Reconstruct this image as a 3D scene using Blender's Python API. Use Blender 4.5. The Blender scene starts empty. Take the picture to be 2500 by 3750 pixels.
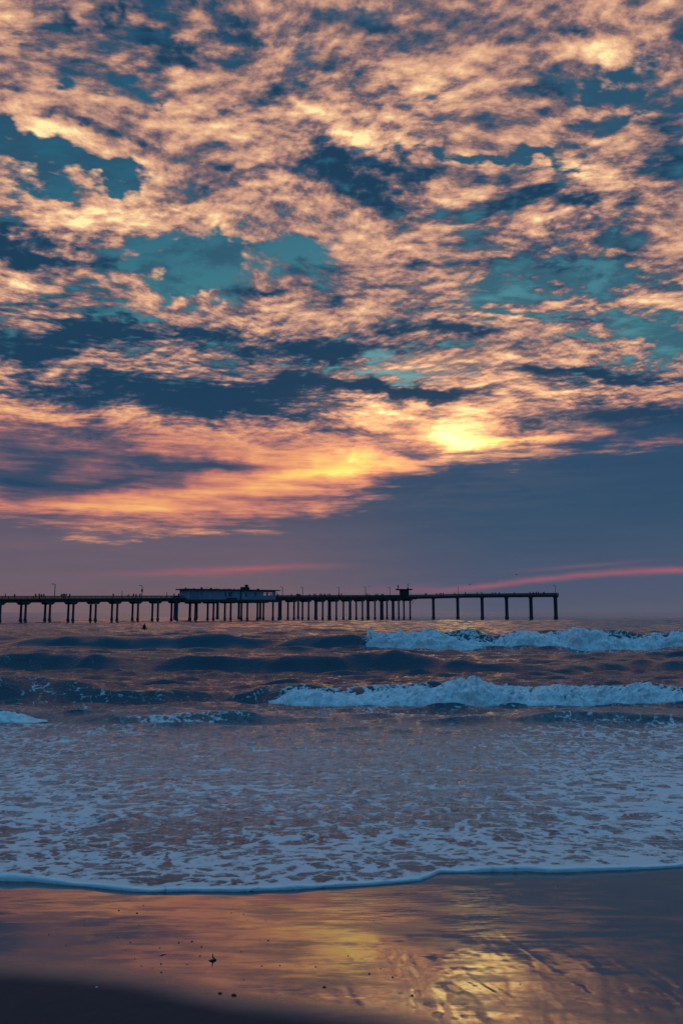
import bpy, bmesh, math, random
import numpy as np
from mathutils import Vector, Matrix

R = math.radians
scene = bpy.context.scene
COL = scene.collection
rnd = random.Random(11)

# ------------------------------------------------------------------ camera
FPX, W0, H0 = 2800.0, 2500.0, 3750.0
HORIZON = 2242.0
CAM_H = 3.5
PITCH = math.atan((HORIZON - H0 / 2) / FPX)
cam_data = bpy.data.cameras.new('camera')
cam = bpy.data.objects.new('camera', cam_data)
COL.objects.link(cam)
cam.location = (0, 0, CAM_H)
cam.rotation_euler = (math.pi / 2 + PITCH, 0, 0)
cam_data.sensor_fit = 'VERTICAL'
cam_data.sensor_height = 36.0
cam_data.lens = FPX / H0 * 36.0
cam_data.clip_start = 0.1
cam_data.clip_end = 60000
scene.camera = cam
scene.view_settings.view_transform = 'Standard'
scene.view_settings.look = 'None'
scene.view_settings.exposure = 0.12
scene.view_settings.gamma = 1.0
scene.view_settings.use_curve_mapping = False

SP, CP = math.sin(PITCH), math.cos(PITCH)
def ray(px, py):
    """direction through a point of the 2500 x 3750 frame"""
    a, b = (px - W0 / 2) / FPX, (H0 / 2 - py) / FPX
    return (a, CP - b * SP, SP + b * CP)
def azel(px, py):
    x, y, z = ray(px, py)
    return math.degrees(math.atan2(x, y)), math.degrees(math.atan2(z, math.hypot(x, y)))

def lin(c):
    return tuple(((v / 255) / 12.92 if v / 255 <= 0.04045 else ((v / 255 + 0.055) / 1.055) ** 2.4) for v in c)

# ------------------------------------------------------------------ node helper
class Nodes:
    def __init__(self, tree):
        self.t = tree
    def new(self, kind, **kw):
        n = self.t.nodes.new(kind)
        for k, v in kw.items():
            setattr(n, k, v)
        return n
    def put(self, sock, v):
        if isinstance(v, S):
            self.t.links.new(v.s, sock)
        elif isinstance(v, bpy.types.NodeSocket):
            self.t.links.new(v, sock)
        elif v is not None:
            if hasattr(sock.default_value, '__len__') and not hasattr(v, '__len__'):
                v = [v] * len(sock.default_value)
            if hasattr(sock.default_value, '__len__') and len(sock.default_value) == 4 and len(v) == 3:
                v = tuple(v) + (1,)
            sock.default_value = v
    def math(self, op, a, b=None, c=None, clamp=False):
        n = self.new('ShaderNodeMath', operation=op, use_clamp=clamp)
        for i, v in enumerate((a, b, c)):
            if v is not None:
                self.put(n.inputs[i], v)
        return S(self, n.outputs[0])
    def vmath(self, op, a, b=None, scale=None):
        n = self.new('ShaderNodeVectorMath', operation=op)
        self.put(n.inputs[0], a)
        if b is not None:
            self.put(n.inputs[1], b)
        if scale is not None:
            self.put(n.inputs['Scale'], scale)
        return S(self, n.outputs['Value'] if op in ('DOT_PRODUCT', 'LENGTH') else n.outputs['Vector'])
    def sep(self, v):
        n = self.new('ShaderNodeSeparateXYZ')
        self.put(n.inputs[0], v)
        return [S(self, o) for o in n.outputs]
    def comb(self, x, y, z=0.0):
        n = self.new('ShaderNodeCombineXYZ')
        for i, v in enumerate((x, y, z)):
            self.put(n.inputs[i], v)
        return S(self, n.outputs[0])
    def smooth(self, x, a, b, lo=0.0, hi=1.0):
        n = self.new('ShaderNodeMapRange', interpolation_type='SMOOTHSTEP')
        for i, v in enumerate((x, a, b, lo, hi)):
            self.put(n.inputs[i], v)
        return S(self, n.outputs[0])
    def noise(self, vec, scale=1.0, detail=4.0, rough=0.55, distort=0.0, lac=2.0, out=0, dims='3D'):
        n = self.new('ShaderNodeTexNoise', noise_dimensions=dims)
        self.put(n.inputs['Vector'], vec)
        self.put(n.inputs['Scale'], scale)
        self.put(n.inputs['Detail'], detail)
        self.put(n.inputs['Roughness'], rough)
        self.put(n.inputs['Lacunarity'], lac)
        self.put(n.inputs['Distortion'], distort)
        return S(self, n.outputs[out])
    def voronoi(self, vec, scale=1.0, feature='F1', rand=1.0, out='Distance', dims='3D'):
        n = self.new('ShaderNodeTexVoronoi', feature=feature, voronoi_dimensions=dims)
        self.put(n.inputs['Vector'], vec)
        self.put(n.inputs['Scale'], scale)
        self.put(n.inputs['Randomness'], rand)
        return S(self, n.outputs[out])
    def mapping(self, vec, loc=(0, 0, 0), rot=(0, 0, 0), scale=(1, 1, 1), kind='POINT'):
        n = self.new('ShaderNodeMapping', vector_type=kind)
        self.put(n.inputs[0], vec)
        n.inputs[1].default_value, n.inputs[2].default_value, n.inputs[3].default_value = loc, rot, scale
        return S(self, n.outputs[0])
    def ramp(self, fac, stops, mode='LINEAR'):
        n = self.new('ShaderNodeValToRGB')
        self.put(n.inputs[0], fac)
        r = n.color_ramp
        r.interpolation = mode
        while len(r.elements) < len(stops):
            r.elements.new(0.5)
        for e, (p, c) in zip(r.elements, stops):
            e.position = p
            e.color = (*c, 1) if hasattr(c, '__len__') else (c, c, c, 1)
        return S(self, n.outputs[0])
    def mix(self, f, a, b, kind='MIX'):
        n = self.new('ShaderNodeMixRGB', blend_type=kind)
        self.put(n.inputs[0], f)
        self.put(n.inputs[1], a)
        self.put(n.inputs[2], b)
        return S(self, n.outputs[0])
    def attr(self, name, out='Fac'):
        n = self.new('ShaderNodeAttribute', attribute_name=name)
        return S(self, n.outputs[out])

class S:
    """a socket that understands arithmetic"""
    def __init__(self, g, s):
        self.g, self.s = g, s
    def __add__(self, o): return self.g.math('ADD', self, o)
    def __radd__(self, o): return self.g.math('ADD', o, self)
    def __sub__(self, o): return self.g.math('SUBTRACT', self, o)
    def __rsub__(self, o): return self.g.math('SUBTRACT', o, self)
    def __mul__(self, o): return self.g.math('MULTIPLY', self, o)
    def __rmul__(self, o): return self.g.math('MULTIPLY', o, self)
    def __truediv__(self, o): return self.g.math('DIVIDE', self, o)
    def __rtruediv__(self, o): return self.g.math('DIVIDE', o, self)
    def clamp(self): return self.g.math('ADD', self, 0.0, clamp=True)
    def max(self, o): return self.g.math('MAXIMUM', self, o)
    def min(self, o): return self.g.math('MINIMUM', self, o)
    def pow(self, o): return self.g.math('POWER', self, o)
    def abs(self): return self.g.math('ABSOLUTE', self)

# ------------------------------------------------------------------ sky
SUN_AZ, SUN_EL = azel(1660, 1592)
world = bpy.data.worlds.new('World')
scene.world = world
world.use_nodes = True
wt = world.node_tree
wt.nodes.clear()
g = Nodes(wt)
tc = g.new('ShaderNodeTexCoord')
d = S(g, tc.outputs['Generated'])
dx, dy, dz = g.sep(d)
az = g.math('ARCTAN2', dx, dy) * (180 / math.pi)
el = g.math('ARCSINE', dz) * (180 / math.pi)
elp = el.max(0.0)
# the cloud deck seen in perspective
inv = 1.0 / (dz.max(0.0) + 0.10)
q = g.comb(dx * inv, dy * inv, 0.0)

K = 1.5944                       # list below is written in 1568 x 2352 frame units
# domain warp for every hand-placed patch
wn = g.noise(g.comb(az * 0.55, el, 3.0), 0.28, 4.0, 0.62, out=1)
wx, wy, wz = g.sep(wn)
fine_w = g.smooth(el, 3.0, 20.0, 0.10, 1.0)
pa = az + (wx - 0.5) * 13.0 * fine_w
pe = el + (wy - 0.5) * 6.5 * fine_w
pv = g.comb(pa, pe, 0.0)

def blob(px, py, rx, ry, rot=0.0, w=1.0, acc=None, spread=1.9):
    px, py, rx, ry = px * K, py * K, rx * K, ry * K
    c0 = azel(px, py)
    ca, sa = math.cos(R(rot)), math.sin(R(rot))
    e1 = azel(px + ca * 5, py + sa * 5)
    e2 = azel(px - sa * 5, py + ca * 5)
    ax = ((e1[0] - c0[0]) / 5, (e1[1] - c0[1]) / 5)
    bx = ((e2[0] - c0[0]) / 5, (e2[1] - c0[1]) / 5)
    la, lb = math.hypot(*ax) * rx * spread, math.hypot(*bx) * ry * spread
    m = g.mapping(pv, (c0[0], c0[1], 0), (0, 0, math.atan2(ax[1], ax[0])), (la, lb, 1), 'TEXTURE')
    n = g.new('ShaderNodeTexGradient', gradient_type='QUADRATIC_SPHERE')
    g.put(n.inputs[0], m)
    if acc is None:
        return S(g, n.outputs['Fac']) * w
    return g.math('MULTIPLY_ADD', S(g, n.outputs['Fac']), w, acc)

def blobs(rows, acc=None):
    for b in rows:
        acc = blob(*b, acc=acc)
    return acc
# patches: centre, radii, rotation, weight
HOLES = [
    (20, 295, 70, 45, 15, 1.3), (110, 365, 150, 45, 18, 1.5), (250, 410, 95, 30, 5, 1.3), (30, 400, 90, 40, 0, .8),
    (420, 590, 190, 48, 0, 1.4), (520, 545, 70, 38, 40, 1.2), (470, 630, 110, 32, 0, 1.0), (650, 590, 70, 18, 5, .7),
    (215, 185, 80, 16, 18, .9), (340, 705, 110, 12, 0, .8), (520, 690, 60, 14, 0, .6), (310, 225, 40, 14, 25, .7),
    (1390, 175, 80, 55, -10, 1.1), (1490, 190, 90, 70, 0, 1.1), (1530, 320, 70, 70, 0, .8), (1440, 265, 90, 36, 0, 1.0),
    (960, 345, 190, 20, 0, 1.0), (1190, 352, 130, 22, 3, 1.0), (800, 340, 50, 30, 0, .6), (1300, 385, 120, 20, 12, .7),
    (1270, 615, 170, 55, -8, .75), (1160, 680, 110, 45, 0, 1.2), (1420, 650, 130, 40, 0, 1.0), (1500, 778, 120, 34, 0, 1.6),
    (930, 838, 140, 22, 0, .7), (840, 30, 80, 40, 0, .6), (690, 100, 40, 60, 0, .4), (1180, 730, 200, 14, 0, .7),
    (1080, 170, 60, 30, 0, .35), (1000, 200, 60, 30, 0, .25),
]
DARK = [
    (170, 45, 42, 24, 0, .55), (260, 50, 42, 36, 40, .65), (360, 125, 45, 45, 0, .55), (455, 150, 45, 25, 0, .5), (640, 215, 66, 26, 0, .5),
    (560, 385, 90, 34, 0, .5), (740, 375, 75, 50, 0, .75), (880, 420, 85, 42, 0, .85), (1010, 410, 75, 36, 0, .8), (850, 485, 70, 36, 0, .65),
    (1180, 455, 52, 24, 0, .75), (1265, 490, 48, 20, 0, .6), (1335, 492, 45, 26, 0, .75), (1480, 490, 90, 25, 0, .35),
    (90, 570, 150, 34, 4, .95), (0, 545, 80, 22, 0, .5), (300, 600, 60, 18, 0, .3), (1130, 470, 40, 30, 0, .2),
    (150, 770, 170, 36, -3, .95), (310, 738, 130, 24, -4, .7), (450, 770, 140, 26, 0, .8), (90, 812, 120, 26, 0, .6),
    (650, 805, 100, 34, 0, .85), (740, 800, 90, 34, 0, .7), (880, 778, 80, 26, 0, .7), (1010, 765, 90, 16, 0, .6), (650, 685, 60, 16, 0, .75), (560, 830, 60, 18, 0, .4),
    (940, 600, 60, 24, 0, .35), (970, 690, 70, 20, 0, .35), (800, 700, 60, 16, 0, .25),
    (430, 905, 330, 34, 2, .95), (560, 940, 200, 22, 2, .85), (720, 892, 160, 26, 0, .9), (960, 887, 150, 15, 1, 1.7), (1150, 1000, 60, 8, 2, .0),
    (250, 870, 180, 24, 0, .35), (60, 880, 90, 24, 0, .3), (40, 1010, 130, 50, 0, .25),
    (300, 1050, 240, 34, 2, .50), (260, 1108, 210, 24, -4, .50), (120, 985, 160, 26, 3, .25), (30, 1100, 120, 50, 0, .25), (500, 1075, 140, 20, 3, .40), (70, 1080, 120, 40, 0, .35),
    (1450, 958, 200, 26, 2, .80), (1510, 990, 150, 22, 0, .70), (1250, 850, 80, 13, 4, 1.1), (1410, 862, 140, 14, 3, 1.0), (1230, 976, 90, 9, 3, .6), (1310, 890, 60, 10, 0, .4),
    (1290, 32, 34, 25, 0, .5), (1540, 350, 50, 60, 0, .6), (1530, 130, 60, 40, 0, .3), (860, 1020, 120, 10, 12, .30), (740, 998, 60, 6, 5, .35), (930, 1050, 110, 10, 10, .3),
    (1160, 905, 40, 22, 0, .2), (1220, 930, 60, 22, 0, .25), (500, 250, 60, 20, 20, .3), (230, 285, 100, 14, 12, .4), (330, 330, 60, 14, 10, .3),
    (40, 150, 60, 24, 0, .25), (1480, 330, 90, 80, 0, .45), (1400, 235, 120, 46, 0, .35), (1270, 620, 170, 46, -8, .62), (1420, 650, 130, 30, 0, .4), (560, 60, 70, 40, 0, .3), (850, 60, 90, 40, 0, .3), (1400, 560, 80, 20, 0, .25), (1250, 560, 80, 16, 0, .25),
]
BRIGHT = [
    (220, 335, 190, 22, 24, .35), (60, 240, 60, 26, 20, .3), (400, 452, 130, 16, 6, .55), (540, 480, 150, 26, 10, .35), (680, 545, 160, 30, 18, .28),
    (190, 488, 230, 36, 3, .32), (300, 500, 120, 24, 0, .2), (728, 250, 34, 56, 0, .4), (465, 240, 55, 22, 0, .38), (430, 110, 66, 26, 0, .22), (640, 110, 56, 30, 0, .25),
    (860, 300, 190, 46, -4, .25), (730, 300, 60, 30, 0, .25), (1000, 290, 150, 26, -4, .2), (1130, 312, 80, 18, 0, .2), (110, 190, 120, 40, 10, .18), (950, 220, 100, 40, 0, .12),
    (1120, 500, 60, 40, 0, .18), (1330, 550, 120, 16, 0, .15), (250, 670, 200, 20, 0, .2), (480, 655, 60, 8, 0, .3), (560, 600, 26, 14, 0, .35),
    (1040, 1000, 80, 16, 4, .70), (1010, 985, 130, 36, 6, .36), (1135, 920, 60, 22, 0, .45), (900, 950, 120, 22, 6, .42), (1000, 955, 170, 30, 0, .30), (1150, 945, 90, 12, 0, .3),
    (720, 1090, 170, 24, -6, .38), (520, 985, 260, 18, 2, .24), (800, 1065, 110, 18, 0, .34), (260, 1172, 210, 16, 0, .16), (430, 1140, 220, 16, -4, .18), (860, 1000, 120, 22, 6, .25),
    (1150, 1012, 130, 13, -4, .3), (1250, 1005, 90, 9, 0, .2), (620, 1040, 200, 16, 4, .16), (1200, 800, 120, 20, 0, .12), (1100, 860, 80, 20, 0, .15), (150, 950, 160, 16, 0, .16),
]
PINK = [
    (560, 1307, 170, 7, -2, 1.25), (420, 1318, 190, 7, 0, .5), (1250, 1330, 170, 8, -6, .9), (1440, 1316, 170, 8, -3, .9), (1120, 1345, 150, 7, -5, .7), (1560, 1311, 120, 7, 0, .7),
    (940, 1352, 140, 9, 0, .35), (60, 1255, 120, 9, 0, .15), (1330, 1300, 160, 5, -4, .35),
]
# lower edge of the bright sky, upper edge of the bank over the sea
BANK = [(-400, 1180), (0, 1188), (200, 1200), (350, 1206), (500, 1198), (650, 1176), (800, 1140), (900, 1105), (1000, 1062), (1120, 1036), (1300, 1012), (1568, 986), (2000, 965)]
hole = blobs(HOLES)
tone_d = blobs(DARK)
tone_b = blobs(BRIGHT)
pink = blobs(PINK)

# cloud noise on the deck: body, and the same body shifted towards the sun for relief
sxy = Vector((math.sin(R(SUN_AZ)), math.cos(R(SUN_AZ))))
swirl = g.noise(q, 1.1, 2.0, 0.5, out=1)
qs = g.vmath('ADD', q, g.vmath('SCALE', g.vmath('SUBTRACT', swirl, (0.5, 0.5, 0.5)), scale=0.35))
n1 = g.noise(qs, 5.0, 8.0, 0.57, lac=2.1)
q2 = g.vmath('ADD', qs, (sxy.x * 0.018, sxy.y * 0.018, 0.0))
n1b = g.noise(q2, 5.0, 8.0, 0.57, lac=2.1)
qr = g.mapping(qs, loc=(7.3, 2.1, 0.0), rot=(0, 0, R(-34)), scale=(0.62, 1.25, 1.0))
n2 = g.noise(qr, 11.0, 6.0, 0.62)
n3 = g.noise(qr, 31.0, 5.0, 0.65)
relief = (n1 - n1b)
# streaks for the smooth low part
st = g.noise(g.comb(az * 0.10, el * 1.1, 1.0), 1.0, 6.0, 0.62)
hi = g.smooth(el, 10.5, 17.0)                       # 0 low smooth sky, 1 broken deck
warm = g.smooth(el, 4.0, 12.0)

tex = g.smooth(g.noise(g.vmath('ADD', q, (11.0, 3.0, 0.0)), 1.7, 2.0, 0.5), 0.36, 0.64)      # where the deck is finely broken, where smooth
wq = g.noise(qs, 9.0, 2.0, 0.5, out=1)
qv = g.vmath('ADD', qs, g.vmath('SCALE', g.vmath('SUBTRACT', wq, (0.5, 0.5, 0.5)), scale=0.09))
puff = (0.42 - g.voronoi(qv, 21.0, 'F1', 0.9, dims='2D')) * (0.35 + 0.65 * tex)
tone0 = g.ramp(elp / 90.0, [(0.0, .46), (0.075, .46), (0.10, .47), (0.125, .53), (0.155, .48), (0.2, .44), (0.26, .465), (0.33, .48), (0.45, .45), (1.0, .42)])
tone = tone0 + puff * (0.34 * hi) + (n1 - 0.5) * (1.30 * hi + 0.30) + (n2 - 0.5) * ((0.30 + 0.90 * tex) * hi + 0.05) + (n3 - 0.5) * ((0.12 + 0.55 * tex) * hi + 0.03) + relief * (2.3 * hi) + (st - 0.5) * (0.80 - 0.60 * hi)
tone = tone - tone_d * (0.74 + 0.18 * hi) + tone_b * (1.0 - 0.28 * hi)
cover = 0.78 + (n1 - 0.5) * 1.5 + (n2 - 0.5) * 1.3 + (n3 - 0.5) * (0.4 + 0.7 * tex) + puff * 0.8 - hole * 0.88 + tone_b * 0.4 + tone_d * 0.35
alpha = g.smooth(cover + g.smooth(el, 17.0, 12.5) * 0.6, 0.12, 0.74)

cl_hi = g.ramp(tone, [(0.0, lin((30, 60, 86))), (0.14, lin((44, 70, 94))), (0.26, lin((80, 84, 102))), (0.39, lin((122, 100, 104))),
                      (0.52, lin((170, 130, 118))), (0.66, lin((206, 156, 129))), (0.80, lin((228, 181, 142))), (0.91, lin((246, 206, 156))), (1.0, lin((255, 232, 168)))])
cl_lo = g.ramp(tone, [(0.0, lin((38, 66, 94))), (0.20, lin((62, 74, 98))), (0.34, lin((112, 88, 102))), (0.46, lin((180, 113, 106))),
                      (0.60, lin((222, 146, 108))), (0.76, lin((243, 184, 112))), (0.90, lin((252, 214, 110))), (1.0, lin((255, 243, 150)))])
cloud = g.mix(hi, cl_lo, cl_hi)
sky_tex = g.new('ShaderNodeTexSky', sky_type='NISHITA')
sky_tex.sun_disc = False
sky_tex.sun_elevation = R(SUN_EL)
sky_tex.sun_rotation = R(SUN_AZ)
sky_tex.altitude = 5
sky_tex.air_density = 1.0
sky_tex.dust_density = 1.5
sky_tex.ozone_density = 2.0
STR = 0.10
clear_ref = g.ramp(elp / 90.0, [(0.0, lin((92, 110, 126))), (0.13, lin((70, 132, 134))), (0.24, lin((62, 124, 134))), (0.34, lin((42, 98, 122))), (0.45, lin((36, 84, 112))), (1.0, lin((30, 78, 116)))])
nish = g.vmath('MULTIPLY', S(g, sky_tex.outputs[0]), (0.008, 0.022, 0.030))
clear = g.mix(0.30, clear_ref, nish)
dusk = g.mix(g.smooth(n2 + (n1 - 0.5) + g.smooth(az, 2.0, 13.0) * 0.16, 0.40, 0.66), clear, lin((44, 74, 98)))     # thin unlit cloud drifting over the holes
col = g.mix(alpha, g.mix(0.65, clear, dusk), cloud)

# bank of haze and cloud over the sea
fc = g.new('ShaderNodeFloatCurve')
cv = fc.mapping.curves[0]
pts = []
for x, y in BANK:
    a_, e_ = azel(x * K, y * K)
    pts.append(((a_ + 40) / 80, e_ / 20))
while len(cv.points) < len(pts):
    cv.points.new(0.5, 0.5)
for p_, (a_, b_) in zip(cv.points, pts):
    p_.location = (a_, b_)
fc.mapping.update()
g.put(fc.inputs['Value'], (az + 40.0) / 80.0)
edge = S(g, fc.outputs[0]) * 20.0
eb = el + (st - 0.5) * 4.2 + (wy - 0.5) * 1.6 + (n1 - 0.5) * 3.0 + (n2 - 0.5) * 2.0
bank = g.smooth(edge - eb, -1.1, 1.2)
bl = g.ramp(elp / 20.0, [(0.0, lin((112, 92, 100))), (0.10, lin((104, 90, 102))), (0.25, lin((98, 88, 104))), (0.36, lin((82, 82, 102))), (0.46, lin((66, 76, 100))), (1, lin((60, 74, 100)))])
br = g.ramp(elp / 20.0, [(0.0, lin((84, 88, 106))), (0.10, lin((74, 84, 108))), (0.2, lin((66, 82, 106))), (0.35, lin((52, 78, 104))), (0.52, lin((46, 74, 102))), (1, lin((42, 74, 104)))])
bc = g.mix(g.smooth(az + (wx - 0.5) * 5.0, -7.0, 13.0), bl, br)
bc = g.mix(1.0, bc, g.comb(1.0 + (st - 0.5) * 0.30, 1.0 + (st - 0.5) * 0.24, 1.0 + (st - 0.5) * 0.16), 'MULTIPLY')
col = g.mix(bank, col, bc)
col = g.mix((pink * (0.10 + st * 0.75)).min(0.85).max(0.0), col, lin((186, 96, 102)))
# the veiled sun burning through
sv = (math.sin(R(SUN_AZ)) * math.cos(R(SUN_EL)), math.cos(R(SUN_AZ)) * math.cos(R(SUN_EL)), math.sin(R(SUN_EL)))
off = g.vmath('SUBTRACT', d, sv)
ox, oy, oz = g.sep(off)
r2_ = (ox * ox + oy * oy) * 0.30 + oz * oz
lump_ = (0.35 + 1.3 * g.smooth(n1 + (st - 0.5) * 0.9, 0.36, 0.62))
core = g.math('EXPONENT', r2_ * -2600.0) * lump_
halo = g.math('EXPONENT', r2_ * -170.0) * lump_ * (1.0 - (tone_d * 1.3).min(0.9)) * (1.0 - bank * 0.92)
col = g.vmath('ADD', col, g.vmath('SCALE', (1.0, 0.74, 0.24), scale=core * 0.50))
col = g.vmath('ADD', col, g.vmath('SCALE', (0.55, 0.25, 0.08), scale=halo * 0.62))
# the half of the sky turned away from the sunset: plain dusk blue with dim cloud
back = g.smooth(dy - dz * 0.45, 0.42, -0.10)
bcol = g.ramp(elp / 90.0, [(0.0, lin((70, 108, 142))), (0.2, lin((68, 138, 186))), (0.6, lin((54, 150, 200))), (1.0, lin((48, 146, 198)))])
bcol = g.mix(alpha * 0.30, bcol, lin((96, 108, 138)))
col = g.mix(back, col, bcol)
bg = g.new('ShaderNodeBackground')
g.put(bg.inputs['Color'], g.vmath('SCALE', col, scale=1.0 / STR))
bg.inputs['Strength'].default_value = STR
wo = g.new('ShaderNodeOutputWorld')
wt.links.new(bg.outputs[0], wo.inputs[0])

# the sun, veiled by cloud: weak and soft
sun_l = bpy.data.lights.new('sun', 'SUN')
sun_l.energy = 0.02
sun_l.angle = R(60)
sun_l.color = (1.0, 0.66, 0.36)
sun = bpy.data.objects.new('sun', sun_l)
COL.objects.link(sun)
sd = Vector((math.sin(R(SUN_AZ)) * math.cos(R(SUN_EL)), math.cos(R(SUN_AZ)) * math.cos(R(SUN_EL)), math.sin(R(SUN_EL))))
sun.rotation_euler = sd.to_track_quat('Z', 'Y').to_euler()
sun.location = (60, 200, 80)
# ------------------------------------------------------------------ materials
def material(name):
    m = bpy.data.materials.new(name)
    m.use_nodes = True
    m.node_tree.nodes.clear()
    return m, Nodes(m.node_tree)

def finish(g, shader):
    o = g.new('ShaderNodeOutputMaterial')
    g.t.links.new(shader, o.inputs[0])

def principled(g, color, rough=0.6, ior=1.45, spec=0.5, normal=None, metal=0.0):
    n = g.new('ShaderNodeBsdfPrincipled')
    g.put(n.inputs['Base Color'], color)
    g.put(n.inputs['Roughness'], rough)
    g.put(n.inputs['IOR'], ior)
    g.put(n.inputs['Specular IOR Level'], spec)
    g.put(n.inputs['Metallic'], metal)
    if normal is not None:
        g.put(n.inputs['Normal'], normal)
    return n

def bump(g, height, dist=0.01, strength=1.0, normal=None):
    n = g.new('ShaderNodeBump')
    g.put(n.inputs['Height'], height)
    g.put(n.inputs['Distance'], dist)
    g.put(n.inputs['Strength'], strength)
    if normal is not None:
        g.put(n.inputs['Normal'], normal)
    return S(g, n.outputs[0])

def obj_coord(g):
    return S(g, g.new('ShaderNodeTexCoord').outputs['Object'])

def mat_water():
    m, g = material('sea_water')
    p = obj_coord(g)
    x, y, z = g.sep(p)
    foam_a = g.attr('foam')
    calm = g.attr('calm')            # 1 in the thin swash, 0 in open water
    # ripples
    r1 = g.noise(g.mapping(p, scale=(0.6, 1.7, 1)), 2.6, 5.0, 0.55)
    r2 = g.noise(g.mapping(p, scale=(0.7, 1.8, 1)), 9.0, 4.0, 0.6)
    r3 = g.noise(g.mapping(p, scale=(0.8, 1.8, 1)), 30.0, 3.0, 0.6)
    far = g.smooth(y, 24.0, 110.0)
    hgt = r1 * (0.060 - 0.005 * calm) * (1.0 - 0.80 * far) + r2 * (0.046 - 0.016 * calm) * (1.0 - far) + r3 * 0.009 * calm
    nrm = bump(g, hgt, 1.0, 1.0)
    wat = principled(g, g.mix(calm, (.002, .026, .058), (.012, .026, .042)), 0.06 + 0.04 * far, 1.58 - calm * 0.16, 0.5, nrm)
    # foam lace
    warp = g.noise(p, 1.4, 3.0, 0.6, out=1)
    pw = g.vmath('ADD', p, g.vmath('SCALE', g.vmath('SUBTRACT', warp, (.5, .5, .5)), scale=0.55))
    warp2 = g.noise(p, 9.0, 3.0, 0.6, out=1)
    pw2 = g.vmath('ADD', pw, g.vmath('SCALE', g.vmath('SUBTRACT', warp2, (.5, .5, .5)), scale=0.16))
    big = g.noise(pw, 0.55, 4.0, 0.6)
    med = g.noise(g.vmath('ADD', pw, (3.0, 9.0, 0.0)), 4.6, 5.0, 0.64)
    cell = g.voronoi(pw, 1.8, 'DISTANCE_TO_EDGE', 1.0)
    cell2 = g.voronoi(g.vmath('ADD', pw2, (4.0, 2.0, 0.0)), 7.5, 'F1', 1.0)
    grain = g.noise(p, 26.0, 5.0, 0.65)
    near = g.smooth(y, 11.0, 7.5)
    hole = g.smooth(cell, 0.0, 0.30)
    hole2 = g.smooth(cell2, 0.70, 0.20)
    cell5 = g.voronoi(g.vmath('ADD', pw2, (1.0, 6.0, 0.0)), 4.6, 'DISTANCE_TO_EDGE', 1.0)
    hole5 = g.smooth(cell5, 0.02, 0.26)
    f = foam_a * 1.25 + (big - 0.5) * 1.4 * (1.05 - foam_a) + (med - 0.5) * 1.0 - hole * (0.58 - 0.34 * near) - hole5 * 0.40 - hole2 * (0.16 + 0.28 * near) + (grain - 0.5) * 0.8 - 0.20 + calm * 0.27
    strk = g.noise(g.mapping(pw, scale=(0.22, 0.8, 1)), 1.0, 3.0, 0.55)
    f = f + (strk - 0.5) * 0.9
    mask = g.smooth(f, -0.05, 0.52) * 0.55 + g.smooth(f, 0.10, 0.32) * 0.45
    fb = bump(g, grain * 0.02 + mask * 0.02, 1.0, 0.9)
    foam = principled(g, g.mix(grain, (0.70, 0.72, 0.74), (0.88, 0.89, 0.90)), 0.7, 1.33, 0.35, fb)
    mx = g.new('ShaderNodeMixShader')
    veil = calm * (0.09 + 0.42 * g.smooth(med * 0.6 + grain * 0.4, 0.40, 0.62)) * g.smooth(foam_a, 0.04, 0.2) * g.smooth(y, 7.5, 11.5, 0.35, 1.0)
    g.put(mx.inputs[0], (mask * 0.84).max(veil).max(g.smooth(foam_a, 0.90, 0.99)))
    g.t.links.new(wat.outputs[0], mx.inputs[1])
    g.t.links.new(foam.outputs[0], mx.inputs[2])
    finish(g, mx.outputs[0])
    return m

def mat_foam():
    m, g = material('white_water')
    p = obj_coord(g)
    a = g.noise(p, 3.5, 6.0, 0.62)
    b = g.noise(p, 14.0, 5.0, 0.65)
    nrm = bump(g, a * 0.05 + b * 0.014, 1.0, 0.7)
    c = g.mix(g.smooth(a * 0.6 + b * 0.4, 0.36, 0.60), (0.44, 0.50, 0.54), (0.80, 0.82, 0.84))
    s = principled(g, c, 0.85, 1.33, 0.15, nrm)
    finish(g, s.outputs[0])
    return m

def mat_sand():
    m, g = material('wet_sand')
    p = obj_coord(g)
    wet = g.attr('wet')
    film = g.attr('film')
    x, y, z = g.sep(p)
    gr = g.noise(p, 160.0, 3.0, 0.7)
    md = g.noise(p, 9.0, 5.0, 0.6)
    ln = g.noise(g.mapping(p, rot=(0, 0, R(-3)), scale=(0.9, 7.0, 1)), 2.2, 5.0, 0.6)
    rip = g.noise(g.mapping(p, scale=(2.2, 13.0, 1)), 2.6, 3.0, 0.55)
    hgt = gr * 0.0014 * (1.05 - wet) + md * 0.0004 + rip * 0.0012 * film + ln * 0.0005
    nrm = bump(g, hgt, 1.0, 0.8)
    base = g.mix(md * 0.5 + ln * 0.5, lin((24, 37, 50)), lin((40, 50, 60)))
    patch = g.smooth(g.noise(g.mapping(p, scale=(0.9, 3.2, 1)), 1.5, 6.0, 0.66), 0.44, 0.68)
    wet = wet * (1.0 - 0.34 * patch)
    rough = 0.70 - wet * 0.67 + (ln - 0.5) * 0.10 + (md - 0.5) * 0.05
    s = principled(g, base, rough.max(0.03), 2.35, 0.05 + wet * 0.95, nrm)
    finish(g, s.outputs[0])
    return m

M_WATER, M_FOAM, M_SAND = mat_water(), mat_foam(), mat_sand()

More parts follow.
